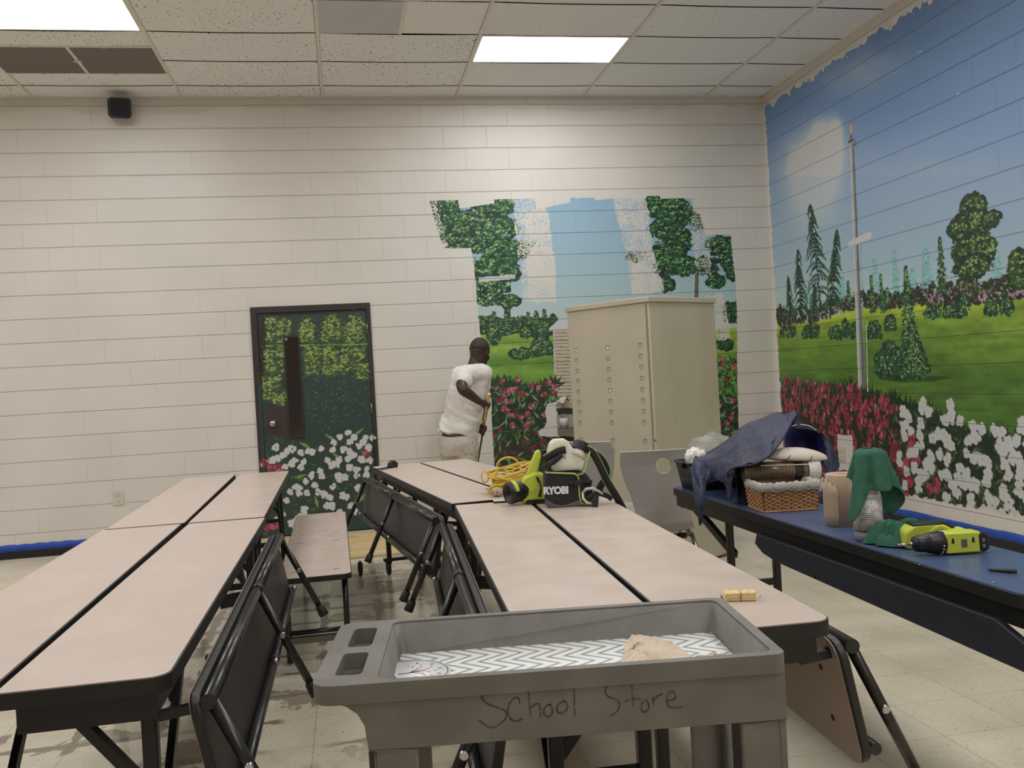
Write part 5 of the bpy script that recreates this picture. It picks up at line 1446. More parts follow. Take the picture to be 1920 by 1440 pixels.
def limb(m, pts, rs, n=14, flat=1.):
    P = [Vector(p) for p in pts]; Q = []; R = []
    for i in range(len(P)-1):
        for k in range(4):
            t = k/4; a = P[max(i-1, 0)]; b = P[i]; c = P[i+1]; d = P[min(i+2, len(P)-1)]
            Q.append(.5*((2*b)+(c-a)*t+(2*a-5*b+4*c-d)*t*t+(3*b-a-3*c+d)*t**3)); R.append(rs[i]+(rs[i+1]-rs[i])*t)
    Q.append(P[-1]); R.append(rs[-1]); m.tube(Q, R, n, flat=flat)
    m.ell(Q[0], (R[0]*.98,)*3, 12, 8); m.ell(Q[-1], (R[-1]*.98,)*3, 12, 8)
def rings(m, cs, n=24):
    """cs: (centre, half width, half depth, yaw)"""
    G = []
    for c, a, b, yw in cs:
        c = Vector(c); G.append([c+Vector((math.cos(yw)*a*math.cos(t)-math.sin(yw)*b*math.sin(t), math.sin(yw)*a*math.cos(t)+math.cos(yw)*b*math.sin(t), 0)) for t in [2*PI*k/n for k in range(n)]])
    m.grid([g+[g[0]] for g in G])
    m.add(G[0], [tuple(range(n))[::-1]], True); m.add(G[-1], [tuple(range(n))], True)
def painter():
    Y = 7.9; t = empty('person', (.95, 7.9, .018), 0, 'person in white tshirt and paint-spattered trousers leaning over a roller pole at the wall', 'person')
    inv = Matrix.Translation((-.95, -7.9, -.018))
    def Q(u, v, y): return inv @ PY(u, v, y)
    L = lambda x, y, z: inv @ Vector((x, y, z))
    fw = Vector((.62, .78, 0)); sd = Vector((.78, -.62, 0))       # facing, and his right side
    yw = math.atan2(sd.y, sd.x)
    hipc = Q(859, 822, 7.92); neck = Q(890, 680, 7.93); chest = Q(877, 730, 7.92); waist = Q(866, 786, 7.92)
    head = Q(900, 661, 7.95)
    rs_ = Q(872, 704, 7.76); re_ = Q(867, 728, 7.60); rw_ = Q(900, 754, 7.62)
    ls_ = Q(902, 706, 8.08); le_ = Q(903, 768, 8.10); lw_ = Q(903, 806, 7.92)
    m = MB()
    rings(m, [(hipc+Vector((0, 0, -.10)), .15, .11, yw), (hipc, .165, .12, yw), (waist, .14, .10, yw), (chest, .165, .115, yw), (chest+(neck-chest)*.65, .175, .10, yw), (neck+Vector((0, 0, -.03)), .09, .07, yw), (neck, .055, .058, yw)])
    limb(m, [neck+Vector((-.01, 0, -.05)), neck.lerp(head, .5)+Vector((-.005, 0, 0)), head+Vector((-.01, -.01, -.02))], [.062, .058, .06])
    # head: skull, jaw and face pointing forward and down to the wall
    F = (fw+Vector((0, 0, -.35))).normalized(); U = (Vector((0, 0, 1))-F*F.z).normalized(); S = F.cross(U)
    def HM(c): return Matrix(((S.x, F.x, U.x, c.x), (S.y, F.y, U.y, c.y), (S.z, F.z, U.z, c.z), (0, 0, 0, 1)))
    Hm = HM(head)
    m.ell((0, -.012, .022), (.082, .102, .106), 24, 16, Hm); m.ell((0, .020, -.055), (.062, .070, .070), 20, 12, Hm)
    m.ell((0, .055, -.085), (.034, .034, .03), 14, 8, Hm)
    m.ell((0, .088, -.018), (.013, .024, .024), 10, 8, Hm); m.ell((0, .098, -.036), (.019, .014, .012), 10, 8, Hm)
    m.ell((0, .080, .026), (.058, .014, .014), 14, 8, Hm)
    for s in (-1, 1):
        m.ell((s*.045, .060, -.030), (.022, .022, .022), 10, 8, Hm); m.ell((s*.082, -.012, -.012), (.009, .020, .033), 12, 8, Hm @ Matrix.Translation((0, 0, 0)))
    m.ell((0, .084, -.062), (.027, .012, .008), 12, 6, Hm); m.ell((0, .082, -.074), (.024, .012, .008), 12, 6, Hm)
    # arms
    limb(m, [chest.lerp(neck, .6)+sd*.12, rs_, re_, re_.lerp(rw_, .4)+Vector((0, 0, -.004)), rw_], [.06, .062, .047, .043, .028])
    limb(m, [chest.lerp(neck, .6)-sd*.12, ls_, le_, lw_], [.06, .058, .045, .028])
    # legs, hidden behind the tables below the thighs
    feet = [L(.86, 7.82, .05), L(1.00, 8.06, .05)]
    for s, ft in zip((1, -1), feet):
        hp = hipc+sd*.085*s+Vector((0, 0, -.07)); kn = hp.lerp(ft, .5)+fw*.05
        limb(m, [hp, kn, ft+Vector((0, 0, .03))], [.092, .06, .042])
    # hands closed round the pole
    p0 = Q(916, 746, 7.62); p1 = Q(906, 806, 7.92); pe = Q(896, 925, 8.34)
    pd = (p1-p0).normalized(); pe = p0+pd*((p1-p0).length*2.42)
    def hand(w, at, side, sc=1.):
        pal = w.lerp(at, .55); ax = pd
        out = (at-w); out -= ax*out.dot(ax); out.normalize(); cr = ax.cross(out)
        m.ell(w.lerp(at, .5), (.026, .026, .034), 14, 10)
        limb(m, [w, pal, at-out*.022+cr*.012*side], [.027, .031, .022])
        for k, (l, r) in enumerate(((.9, .0088), (1., .0092), (.95, .009), (.8, .0078))):
            b = at-out*.024+cr*.020*side+ax*(-.030+.020*k)
            limb(m, [b-out*.012, b+out*.010+cr*.010*side, b+out*.045*l-cr*.004*side, b+out*.046*l-cr*.030*side, b+out*.022*l-cr*.040*side], [r*1.1, r, r*.95, r*.9, r*.8], 8)
        tb = at-out*.028-cr*.006*side-ax*.028
        limb(m, [tb, tb+out*.012-cr*.022*side-ax*.012, tb+out*.034-cr*.024*side+ax*.002], [.012, .0105, .009], 8)
    ra = p0.lerp(p1, .22); la = p0.lerp(p1, .96)
    hand(rw_, ra, -1); hand(lw_, la, 1)
    body = remesh(m, 'body', M_skin, t, .0075, 4)
    # eyes
    for s in (-1, 1):
        c = Hm @ Vector((s*.031, .083, .004)); MB().ell(c, (.0115, .0115, .0115), 12, 8).build('eye', mat('eye_white', (220, 214, 206), .3), body)
    h = MB(); G = []
    for i in range(9):
        th = PI*.5*i/8*1.12; row = []
        for k in range(29):
            a = 2*PI*k/28; lim = 1.
            d = Vector((math.sin(th)*math.cos(a), math.sin(th)*math.sin(a), math.cos(th)))
            if d.y > .45 and d.z < .55: d = Vector((d.x, d.y*.9, max(d.z, .45))).normalized()
            row.append(Hm @ Vector((d.x*.0832, -.012+d.y*.1032, .022+d.z*.1072)))
        G.append(row)
    h.grid(G).build('hair', M_hair, t, solid=.0015)
    # tee shirt
    m = MB()
    hem = hipc+Vector((-.0, 0, .02))
    rings(m, [(hem+Vector((-.012, 0, .015)), .178, .145, yw), (waist+Vector((-.01, 0, -.03)), .185, .145, yw), (waist, .178, .140, yw), (waist.lerp(chest, .5), .178, .138, yw), (chest, .188, .135, yw), (chest+(neck-chest)*.5, .200, .120, yw), (chest+(neck-chest)*.78, .165, .098, yw), (neck+Vector((-.005, 0, -.012)), .082, .074, yw)], 28)
    limb(m, [chest.lerp(neck, .55)+sd*.12, rs_+Vector((0, 0, .004)), rs_.lerp(re_, .55)], [.085, .082, .078], 18)
    limb(m, [chest.lerp(neck, .55)-sd*.12, ls_, ls_.lerp(le_, .5)], [.085, .078, .075], 18)
    def wr(co):
        a = co[:, 0]*9+co[:, 2]*16; b = co[:, 1]*11-co[:, 2]*9
        lowz = np.clip((1.25-.018-co[:, 2])/.35, 0, 1)
        return (nvn(a, b)-.5)*.034*lowz+(nvn(a*2.3+4, b*2)-.5)*.016*(.45+lowz)
    to = remesh(m, 'tshirt', M_tee, t, .011, 5, wr)
    for v in to.data.vertices:
        k = max(0, min(1, (hem.z+.18-v.co.z)/.18)); v.co.z -= k*(v.co.x-hem.x)*.22
    # trousers
    m = MB()
    rings(m, [(hipc+Vector((0, 0, -.15)), .165, .135, yw), (hipc+Vector((-.005, 0, -.05)), .180, .145, yw), (hipc+Vector((-.0, 0, .03)), .172, .135, yw)], 26)
    for s, ft in zip((1, -1), feet):
        hp = hipc+sd*.085*s+Vector((0, 0, -.09)); kn = hp.lerp(ft, .5)+fw*.05
        limb(m, [hp, kn, ft+Vector((0, 0, .03))], [.112, .090, .078], 18)
    remesh(m, 'trousers', M_pant, t, .012, 5, lambda co: (nvn(co[:, 0]*12, co[:, 2]*9+co[:, 1]*6)-.5)*.022)
    for ft in feet:
        s = MB(); M = Matrix.Translation(ft+fw*.05+Vector((0, 0, -.0))) @ Matrix.Rotation(math.atan2(fw.y, fw.x), 4, 'Z')
        s.ell((.02, 0, -.005), (.13, .045, .04), 18, 10, M); s.ell((-.06, 0, .02), (.055, .042, .05), 14, 8, M); remesh(s, 'shoe', M_rub, t, .01, 3)
    # roller pole: own thing
    r = empty('paint_roller', t.matrix_world.translation, 0, 'wooden paint roller pole with a dark grip, held in both hands of the painter', 'paint roller')
    r.location = (.95, 7.9, .018)
    MB().tube([p0-pd*.05, p0.lerp(p1, .55)], .0145, 12).build('wooden_handle', mat('pale_pole_wood', (206, 168, 118), .5), r)
    MB().tube([p0.lerp(p1, .5), p0.lerp(p1, .88)], [.0145, .010], 12).build('handle_taper', mat('pale_pole_wood_low', (196, 160, 112), .5), r)
    MB().tube([p0.lerp(p1, .86), p0.lerp(p1, 1.14)], .0185, 14).build('dark_grip', mat('dark_grip_rubber', (40, 24, 22), .5), r)
    MB().tube([p0.lerp(p1, 1.1), pe], .0095, 10).build('pole', mat('dull_pole_metal', (120, 112, 100), .4, .6), r)
    side = Vector((1, 0, 0)); q = pe
    MB().tube([q, q+Vector((0, .03, -.03)), q+Vector((.13, .04, -.04)), q+Vector((.13, .07, -.10)), q+Vector((.09, .07, -.10))], .004, 8).build('roller_frame', M_steel, r)
    MB().tube([q+Vector((.12, .07, -.10)), q+Vector((-.11, .07, -.10))], .024, 16).build('roller_cover', cloth_mat('wet_roller_nap', (220, 214, 204)), r)
painter()

# trigger bottle on the metal ledge of the wall
M_clear = NT('clear_bottle_plastic'); M_clear.set(Base_Color=(.93, .95, .94), Roughness=.06, Transmission_Weight=1., IOR=1.25); M_clear = M_clear.m
M_red = mat('red_plastic', (150, 34, 40), .4); M_wp = mat('white_plastic', (228, 224, 216), .4, var=.03)
M_label = NT('printed_label')
def label_mat():
    n = M_label; o = n.obj(); sep = n.n('ShaderNodeSeparateXYZ'); n.l(o, sep.inputs[0])
    r = n.math('FRACT', n.math('MULTIPLY', sep.outputs[2], 165.)); mp = n.n('ShaderNodeMapping'); mp.inputs['Scale'].default_value = (300, 300, 165); n.l(o, mp.inputs[0])
    w = n.noise(mp.outputs[0], 1., 1)
    tx = n.math('MULTIPLY', n.ramp(r, .45, .55), n.ramp(w, .42, .46))
    tx = n.math('MULTIPLY', tx, n.ramp(n.noise(o, 22, 1), .40, .46))
    n.set(Base_Color=n.mix(n.math('MULTIPLY', tx, .75), lin((226, 222, 214)), lin((70, 70, 72))), Roughness=.5); return n.m
M_label = label_mat()
def trigger_bottle(p, label, rz=0.):
    t = empty('spray_bottle', p, rz, label, 'spray bottle')
    MB().lathe([(0, 0), (.036, 0), (.038, .006), (.038, .10), (.034, .125), (.016, .15), (.013, .215), (.013, .225)], 24).build('bottle', M_clear, t)
    MB().lathe([(.0388, .03), (.0388, .10)], 24).build('label_band', mat('whitish_label', (206, 206, 200), .5), t)
    MB().lathe([(.0365, .002), (.0365, .035), (0, .035)], 20).build('liquid', mat('grey_liquid', (150, 148, 140), .1), t)
    MB().lathe([(.017, .222), (.017, .238), (0, .238)], 18).build('collar', M_red, t)
    MB().prism([(-.012, .238), (.012, .238), (.014, .262), (.042, .290), (.038, .302), (.012, .300), (-.016, .284), (-.040, .268), (-.040, .256)], -.012, .012, ax='y').build('spray_head', M_wp, t, bev=.003)
    MB().prism([(.038, .292), (.050, .284), (.066, .252), (.056, .250), (.034, .276), (.026, .286)], -.008, .008, ax='y').build('trigger', M_red, t, bev=.002)
    MB().prism([(.040, .288), (.054, .290), (.052, .302), (.038, .302)], -.010, .010, ax='y').build('nozzle_tip', M_red, t, bev=.002)
bq = PY(1057, 789, D-.04); trigger_bottle((bq.x, D-.041, bx.z-.0195), 'clear spray bottle with red trigger standing on the metal ledge by the cabinet')

# ------------------------------------------------------------------ things on the blue table
# wicker basket with cloth liner
def basket():
    p = PZ(1434, 962, TZ); a = -.10
    t = empty('wicker_basket', (p.x, p.y, TZ), a, 'rectangular wicker basket with a grey cloth liner on the blue table', 'basket')
    w, d, h = .205, .175, .088; tp = .010
    Mw = mat('wicker', (186, 140, 92), .55, var=.2, vs=70); Mw2 = mat('wicker_dark', (140, 98, 62), .6, var=.2, vs=70)
    def side(x0, y0, x1, y1, nx, ny):
        L = math.hypot(x1-x0, y1-y0); n = int(L/.016); ux, uy = (x1-x0)/L, (y1-y0)/L; wv = MB()
        for r in range(12):
            z = .006+r*.0074; o = tp*(z/h); pts = []
            for k in range(n*4+1):
                s = k/(n*4); off = .0032*math.cos(PI*k/4+PI*(r % 2))
                pts.append((x0+(x1-x0)*s+nx*(off+o), y0+(y1-y0)*s+ny*(off+o), z))
            wv.tube(pts, .0031, 6)
        for k in range(n+1):
            s = k/n; b = Vector((x0+(x1-x0)*s, y0+(y1-y0)*s, 0)); wv.tube([b, b+Vector((nx*tp, ny*tp, h))], .0028, 6, mi=1)
        return wv
    body = MB()
    for q in ((0, 0, w, 0, 0, -1), (w, 0, w, d, 1, 0), (w, d, 0, d, 0, 1), (0, d, 0, 0, -1, 0)):
        s = side(*q); body.add(s.v, s.f, True); 
        for i in range(len(s.mi)): body.mi[len(body.mi)-len(s.mi)+i] = s.mi[i]
    body.box(0, w, 0, d, .001, .006, mi=1)
    body.build('woven_body', [Mw, Mw2], t, fix=False)
    br = MB(); pts = []
    for q in rrect(-.002, w+.002, -.002, d+.002, .008, 3): pts.append((*q, .004))
    br.tube(pts, .0045, 8, closed=True); br.build('base_rim', Mw, t)
    Ml = NT('basket_liner'); o = Ml.obj(); sp_ = Ml.n('ShaderNodeSeparateXYZ'); Ml.l(o, sp_.inputs[0])
    Ml.set(Base_Color=Ml.mix(Ml.ramp(Ml.noise(o, 120, 2), .3, .7), lin((166, 160, 150)), lin((196, 190, 178))), Roughness=.9, Normal=Ml.bump(Ml.noise(o, 60, 3), .6, .004))
    ln = MB(); G = []
    for k in range(96):
        s = k/96; 
        loop = [(0-.012, -.012), (w+.012, -.012), (w+.012, d+.012), (-.012, d+.012)]
        per = [w+.024, d+.024, w+.024, d+.024]; q = s*sum(per); e = 0
        while q > per[e]: q -= per[e]; e += 1
        A = loop[e]; B = loop[(e+1) % 4]; x = A[0]+(B[0]-A[0])*q/per[e]; y = A[1]+(B[1]-A[1])*q/per[e]
        cx, cy = w/2, d/2; wob = .0025*math.sin(k*2.1)+.002*math.sin(k*.9)
        dx, dy = (x-cx), (y-cy); l = math.hypot(dx, dy); dx /= l; dy /= l
        G.append([Vector((x+dx*(wob+.002), y+dy*(wob+.002), h-.008+.003*math.sin(k*.7))), Vector((x+dx*(wob+.004), y+dy*(wob+.004), h+.008)), Vector((x+dx*.002, y+dy*.002, h+.021+wob)), Vector((x-dx*.006, y-dy*.006, h+.024+wob)), Vector((x-dx*.014, y-dy*.014, h+.018)), Vector((x-dx*.020, y-dy*.020, h-.03))])
    ln.grid(G, closed_u=True).build('cloth_liner', Ml.m, t, solid=.002)
    hm = MB(); hm.tube([g[0]+Vector((0, 0, .001)) for g in G], .0022, 6, closed=True); hm.build('liner_hem', mat('greenish_hem', (128, 142, 122), .8), t)
    return t
basket()
# black plastic bin with crumpled wrapped things at the far end of the blue table
bt_ = Vector((1.545, 4.02, TZ))
bn = empty('plastic_bin', bt_, .0, 'black plastic bin at the far end of the blue table, under the navy cloth', 'bin')
g = MB()
for s in (0, 1):
    pass
o1 = rrect(0, .25, 0, .18, .02, 4); o2 = rrect(-.022, .272, -.02, .20, .025, 4); n = len(o1)
g.add([(a, b, 0) for a, b in o1]+[(a, b, .125) for a, b in o2], [(i, (i+1) % n, n+(i+1) % n, n+i) for i in range(n)], True); g.add([(a, b, 0) for a, b in o1], [tuple(range(n))])
g.build('bin_wall', M_bl2, bn, solid=.004)
MB().tube([(a, b, .126) for a, b in rrect(-.026, .276, -.024, .204, .028, 4)], .0055, 8, closed=True).build('bin_rim', M_bl2, bn)
MB().box(-.042, -.026, .05, .12, .105, .132).build('bin_handle', M_bl2, bn, bev=.003)
def crumple(name, c, r, m, label, cat, seed, nz=.3, nu=40, nv=26, sq=1., rz=0.):
    rr = random.Random(seed); mb = MB(); G = []
    for i in range(nv+1):
        th = PI*i/nv; row = []
        for k in range(nu):
            a = 2*PI*k/nu; d = Vector((math.sin(th)*math.cos(a), math.sin(th)*math.sin(a), math.cos(th)))
            q = 1+nz*(fbm(d.x*3+seed, d.y*3+d.z*2.3+seed)-.5)+nz*.5*(fbm(d.x*8+seed, d.y*8-d.z*7)-.5)
            x, y, z = d.x*r[0]*q, d.y*r[1]*q, d.z*r[2]*q
            row.append(Vector((x, y, max(z, -r[2]*sq))))
        G.append(row+[row[0]])
    mb.grid(G); o = mb.build(name, m, None, weld=True); o.location = c; o.rotation_euler = (0, 0, rz); return tag(o, label, cat)
fl2 = NT('crinkled_clear_film'); fl2.set(Base_Color=(.93, .92, .88), Roughness=.12, Transmission_Weight=.75, IOR=1.2, Normal=fl2.bump(fl2.noise(fl2.obj(), 60, 4, .7), .9, .01))
crumple('plastic_wrap', bt_+Vector((.13, .10, .165)), (.13, .085, .085), fl2.m, 'crumpled clear plastic wrapping rising out of the black bin', 'plastic wrap', 3, .5)
crumple('white_cloth', bt_+Vector((.025, .035, .145)), (.052, .05, .048), M_tee, 'small crumpled white cloth on the left corner of the black bin', 'cloth', 8, .6)
# dark canister, striped roll, white bag
cn = PZ(1389, 945, TZ)
t = empty('canister', (cn.x+.03, cn.y, TZ), 0, 'dark round canister standing left of the wicker basket under the navy cloth', 'canister')
MB().lathe([(0, 0), (.040, 0), (.042, .004), (.042, .135), (.044, .137), (.044, .150), (.0, .152)], 28).build('canister_body', M_bl2, t)
rl0, rl1 = PY(1392, 884, 3.46), PY(1536, 880, 3.40)
rd = (rl1-rl0); rl = empty('striped_roll', rl0, 0, 'brown striped plastic roll with a white end lying across the wicker basket', 'roll')
def rollmat():
    n = NT('brown_striped_sleeve'); o = n.obj(); sep = n.n('ShaderNodeSeparateXYZ'); n.l(o, sep.inputs[0])
    s = n.ramp(n.math('SINE', n.math('MULTIPLY', sep.outputs[0], 520.)), .3, .7)
    c = n.mix(s, lin((96, 84, 70)), lin((132, 116, 96))); c = n.mix(n.ramp(n.math('ABSOLUTE', n.math('SUBTRACT', sep.outputs[0], .205)), .016, .018, 1., 0.), c, lin((34, 32, 32)))
    n.set(Base_Color=c, Roughness=.18); return n.m
rn = rd.normalized()
MB().tube([rn*0, rn*.255], .036, 28).build('roll_sleeve', rollmat(), rl)
MB().tube([rn*.255, rn*.262, rn*(rd.length)], [.036, .034, .033], 28).build('white_end', M_wp, rl)
MB().bar(rn*.06+Vector((-.0, -.03, .024)), rn*.25+Vector((0, -.03, .024)), .004, .004).build('pale_strip', mat('cream_strip', (226, 212, 184), .5), rl)
wbp = PY(1492, 858, 3.46)
M_bag = mat('cream_bag', (214, 206, 190), .6, var=.04)
wb = empty('cream_pouch', wbp, 0, 'cream pouch with thin red seams resting on the striped roll', 'bag')
G = []
for i in range(19):
    s = i/18; row = []
    for k in range(24):
        a = 2*PI*k/24; w_ = .135*math.sin(PI*min(1, s*1.0))**.55+.001
        top = .040*math.sin(PI*s)**.6+.003
        row.append(Vector((-.135+.27*s, math.cos(a)*.075*math.sin(PI*s)**.5, math.sin(a)*(top if math.sin(a) > 0 else top*.35)+(.022*(1-s)-.012))))
    G.append(row+[row[0]])
pb = MB().grid(G).build('pouch_body', M_bag, wb)
for s0, s1 in ((.12, .3), (.55, .62)):
    pts = []
    for k in range(8):
        s = s0+(s1-s0)*k/7; a = -1.2+1.6*k/7 if s0 < .3 else -.9+1.2*k/7
        top = .040*math.sin(PI*s)**.6+.0035; pts.append(Vector((-.135+.27*s, -math.cos(a)*.0765*math.sin(PI*s)**.5, math.sin(a)*(top if math.sin(a) > 0 else top*.35)+(.022*(1-s)-.012))))
    MB().tube(pts, .0018, 6).build('red_seam', M_red, pb)

# navy cloth bag thrown over the heap
M_navy = NT('navy_nylon'); o = M_navy.obj()
M_navy.set(Base_Color=M_navy.mix(M_navy.ramp(M_navy.noise(o, 7, 3), .3, .7), lin((27, 30, 54)), lin((38, 43, 74))), Roughness=.6, Normal=M_navy.bump(M_navy.noise(o, 14, 2), .7, .02)); M_navy = M_navy.m
nv = empty('navy_bag', (1.62, 3.7, .95), 0, 'large navy blue cloth bag draped over the heap on the blue table', 'bag')
nvi = Vector((1.62, 3.7, .95))
def sheet(name, rows, m, parent, org, th=.003, sub=2, wr=.006, seed=0):
    P = [[PY(u, v, y)-org for u, v, y in r] for r in rows]
    # densify with Catmull-Rom both ways
    def cr(a, b, c, d, t): return .5*((2*b)+(c-a)*t+(2*a-5*b+4*c-d)*t*t+(3*b-a-3*c+d)*t**3)
    def dens(L, k=6):
        out = []
        for i in range(len(L)-1):
            for q in range(k): out.append(cr(L[max(i-1, 0)], L[i], L[i+1], L[min(i+2, len(L)-1)], q/k))
        out.append(L[-1]); return out
    R = [dens(r) for r in P]; Cc = list(zip(*R)); Cc = [dens(list(c)) for c in Cc]; G = [list(r) for r in zip(*Cc)]
    for i, r in enumerate(G):
        for j, p in enumerate(r):
            n1 = (fbm(i*.33+seed, j*.27+seed)-.5)+.5*(fbm(i*.16+j*.5+seed, j*.13-i*.2+seed)-.5)+.35*(abs(math.sin(i*.31-j*.43+seed))-.5); r[j] = p+Vector((n1*wr*.5, -n1*wr, n1*wr*1.3))
    return MB().grid(G).build(name, m, parent, fix=False, solid=th, sub=1)
sheet('main_panel', [
    [(1300, 858, 4.02), (1345, 838, 4.05), (1392, 800, 4.0), (1440, 778, 3.9), (1478, 773, 3.78), (1494, 776, 3.70)],
    [(1299, 868, 3.96), (1342, 852, 3.92), (1385, 828, 3.80), (1432, 806, 3.68), (1468, 798, 3.6), (1484, 792, 3.55)],
    [(1302, 888, 3.92), (1335, 876, 3.84), (1375, 856, 3.68), (1415, 842, 3.54), (1450, 830, 3.46), (1468, 822, 3.44)],
    [(1308, 905, 3.90), (1338, 896, 3.80), (1368, 880, 3.60), (1398, 868, 3.46), (1430, 856, 3.40), (1448, 848, 3.38)],
    [(1312, 912, 3.90), (1340, 902, 3.80), (1364, 892, 3.58), (1378, 876, 3.45), (1412, 871, 3.38), (1432, 862, 3.36)]], M_navy, nv, nvi, seed=1, wr=.020)
sheet('hanging_corner', [[(1299, 860, 3.95), (1318, 866, 3.88), (1336, 880, 3.84)], [(1296, 888, 3.72), (1314, 896, 3.70), (1326, 900, 3.70)], [(1301, 930, 3.64), (1312, 934, 3.62), (1322, 930, 3.62)], [(1311, 984, 3.60), (1314, 986, 3.60), (1317, 978, 3.60)]], M_navy, nv, nvi, seed=3, wr=.006)
sheet('front_flap', [[(1338, 890, 3.80), (1362, 890, 3.60), (1378, 876, 3.46)], [(1344, 900, 3.74), (1364, 903, 3.58), (1374, 894, 3.48)], [(1358, 906, 3.66), (1368, 916, 3.56), (1372, 910, 3.5)], [(1366, 938, 3.58), (1369, 940, 3.56), (1376, 922, 3.52)]], M_navy, nv, nvi, seed=4, wr=.005)
sheet('lining_panel', [
    [(1468, 808, 3.60), (1496, 798, 3.62), (1520, 802, 3.62), (1540, 818, 3.60), (1550, 840, 3.56)],
    [(1470, 826, 3.66), (1492, 816, 3.70), (1514, 822, 3.70), (1532, 838, 3.64), (1546, 862, 3.56)],
    [(1474, 838, 3.68), (1492, 838, 3.72), (1514, 846, 3.70), (1532, 858, 3.62), (1545, 872, 3.56)],
    [(1470, 846, 3.70), (1490, 852, 3.70), (1512, 858, 3.66), (1530, 866, 3.60), (1546, 876, 3.54)]], mat('blue_violet_lining', (56, 56, 118), .55, bump=.3, bs=60), nv, nvi, seed=6, wr=.012)
sheet('right_flap', [[(1482, 778, 3.70), (1497, 772, 3.72), (1500, 784, 3.74)], [(1474, 800, 3.62), (1492, 792, 3.62), (1498, 800, 3.66)], [(1540, 812, 3.58), (1548, 818, 3.58), (1552, 828, 3.6)], [(1552, 862, 3.5), (1562, 866, 3.5), (1574, 872, 3.52)], [(1546, 905, 3.42), (1552, 896, 3.42), (1562, 886, 3.46)], [(1540, 925, 3.40), (1545, 925, 3.40), (1549, 922, 3.40)]], M_navy, nv, nvi, seed=8, wr=.004)
def hem(pts, name='edge_binding', m=None, r=.004):
    P = [PY(*q)-nvi for q in pts]; Q = []
    for i in range(len(P)-1):
        for k in range(6):
            t_ = k/6; a = P[max(i-1, 0)]; b = P[i]; c = P[i+1]; d = P[min(i+2, len(P)-1)]
            Q.append(.5*((2*b)+(c-a)*t_+(2*a-5*b+4*c-d)*t_*t_+(3*b-a-3*c+d)*t_**3))
    Q.append(P[-1]); MB().tube(Q, r, 8).build(name, m or M_navy, nv)
hem([(1494, 776, 3.69), (1484, 792, 3.54), (1468, 822, 3.43), (1448, 848, 3.37), (1432, 862, 3.35), (1412, 871, 3.37), (1380, 876, 3.43), (1366, 884, 3.5), (1364, 893, 3.56)])
hem([(1472, 802, 3.6), (1496, 797, 3.61), (1520, 801, 3.61), (1540, 817, 3.59), (1551, 842, 3.53), (1552, 870, 3.48), (1546, 900, 3.42), (1541, 925, 3.40)])
hem([(1484, 799, 3.6), (1500, 796, 3.61), (1520, 800, 3.60), (1536, 812, 3.59)], 'white_trim', M_wp, .002)

# brown paper towel roll, with its loose torn end
M_kraft2 = mat('brown_towel_paper', (184, 160, 134), .85, var=.05, bump=.3, bs=90)
tr_ = PZ(1592, 985, TZ)
t = empty('paper_towel_roll', (tr_.x, tr_.y+.02, TZ), 0, 'upright roll of brown paper towel with a torn loose end, right of the basket', 'paper towel')
MB().lathe([(.022, 0), (.060, 0), (.060, .172), (.058, .175), (.022, .175), (.020, .170), (.020, .004)], 36).build('towel_roll', M_kraft2, t)
G = []
for k in range(14):
    a = PI*.98+PI*.30*k/13-.15; r = .0612+.011*(1-k/13)**1.2
    top = .170-.003*k if k > 3 else .140+.010*math.sin(k*2.4)+.006*k
    G.append([Vector((r*math.cos(a)*(1+0*z), r*math.sin(a)+0*z, z)) for z in (.002, .04, .08, .11, top+.004*math.sin(k*1.9))])
MB().grid(G).build('loose_end', M_kraft2, t, solid=.0012)
# labelled clear spray bottle under a green towel
bo = PZ(1633, 1016, TZ); Bp = Vector((bo.x+.012, bo.y+.03, TZ))
t = empty('disinfectant_bottle', Bp, -.15, 'clear bottle with a white printed label, under the green towel', 'spray bottle')
MB().lathe([(0, 0), (.041, 0), (.043, .005), (.043, .135), (.040, .148), (.022, .172), (.014, .182), (.014, .200)], 32).build('bottle', M_clear, t)
MB().lathe([(.0415, .002), (.0415, .032), (0, .032)], 28).build('liquid', mat('pale_liquid', (176, 182, 184), .05), t)
MB().lathe([(.0436, .034), (.0436, .130)], 40).build('paper_label', M_label, t)
MB().lathe([(.016, .196), (.016, .216), (0, .216)], 18).build('collar', M_wp, t)
MB().prism([(-.012, .214), (.012, .214), (.016, .238), (.026, .255), (.022, .262), (-.01, .262), (-.028, .256), (-.028, .246)], -.010, .010, ax='y').build('spray_head', M_wp, t, bev=.003)
M_tow = mat('green_microfibre', (58, 108, 86), .95, var=.12, vs=40, bump=.9, bs=420)
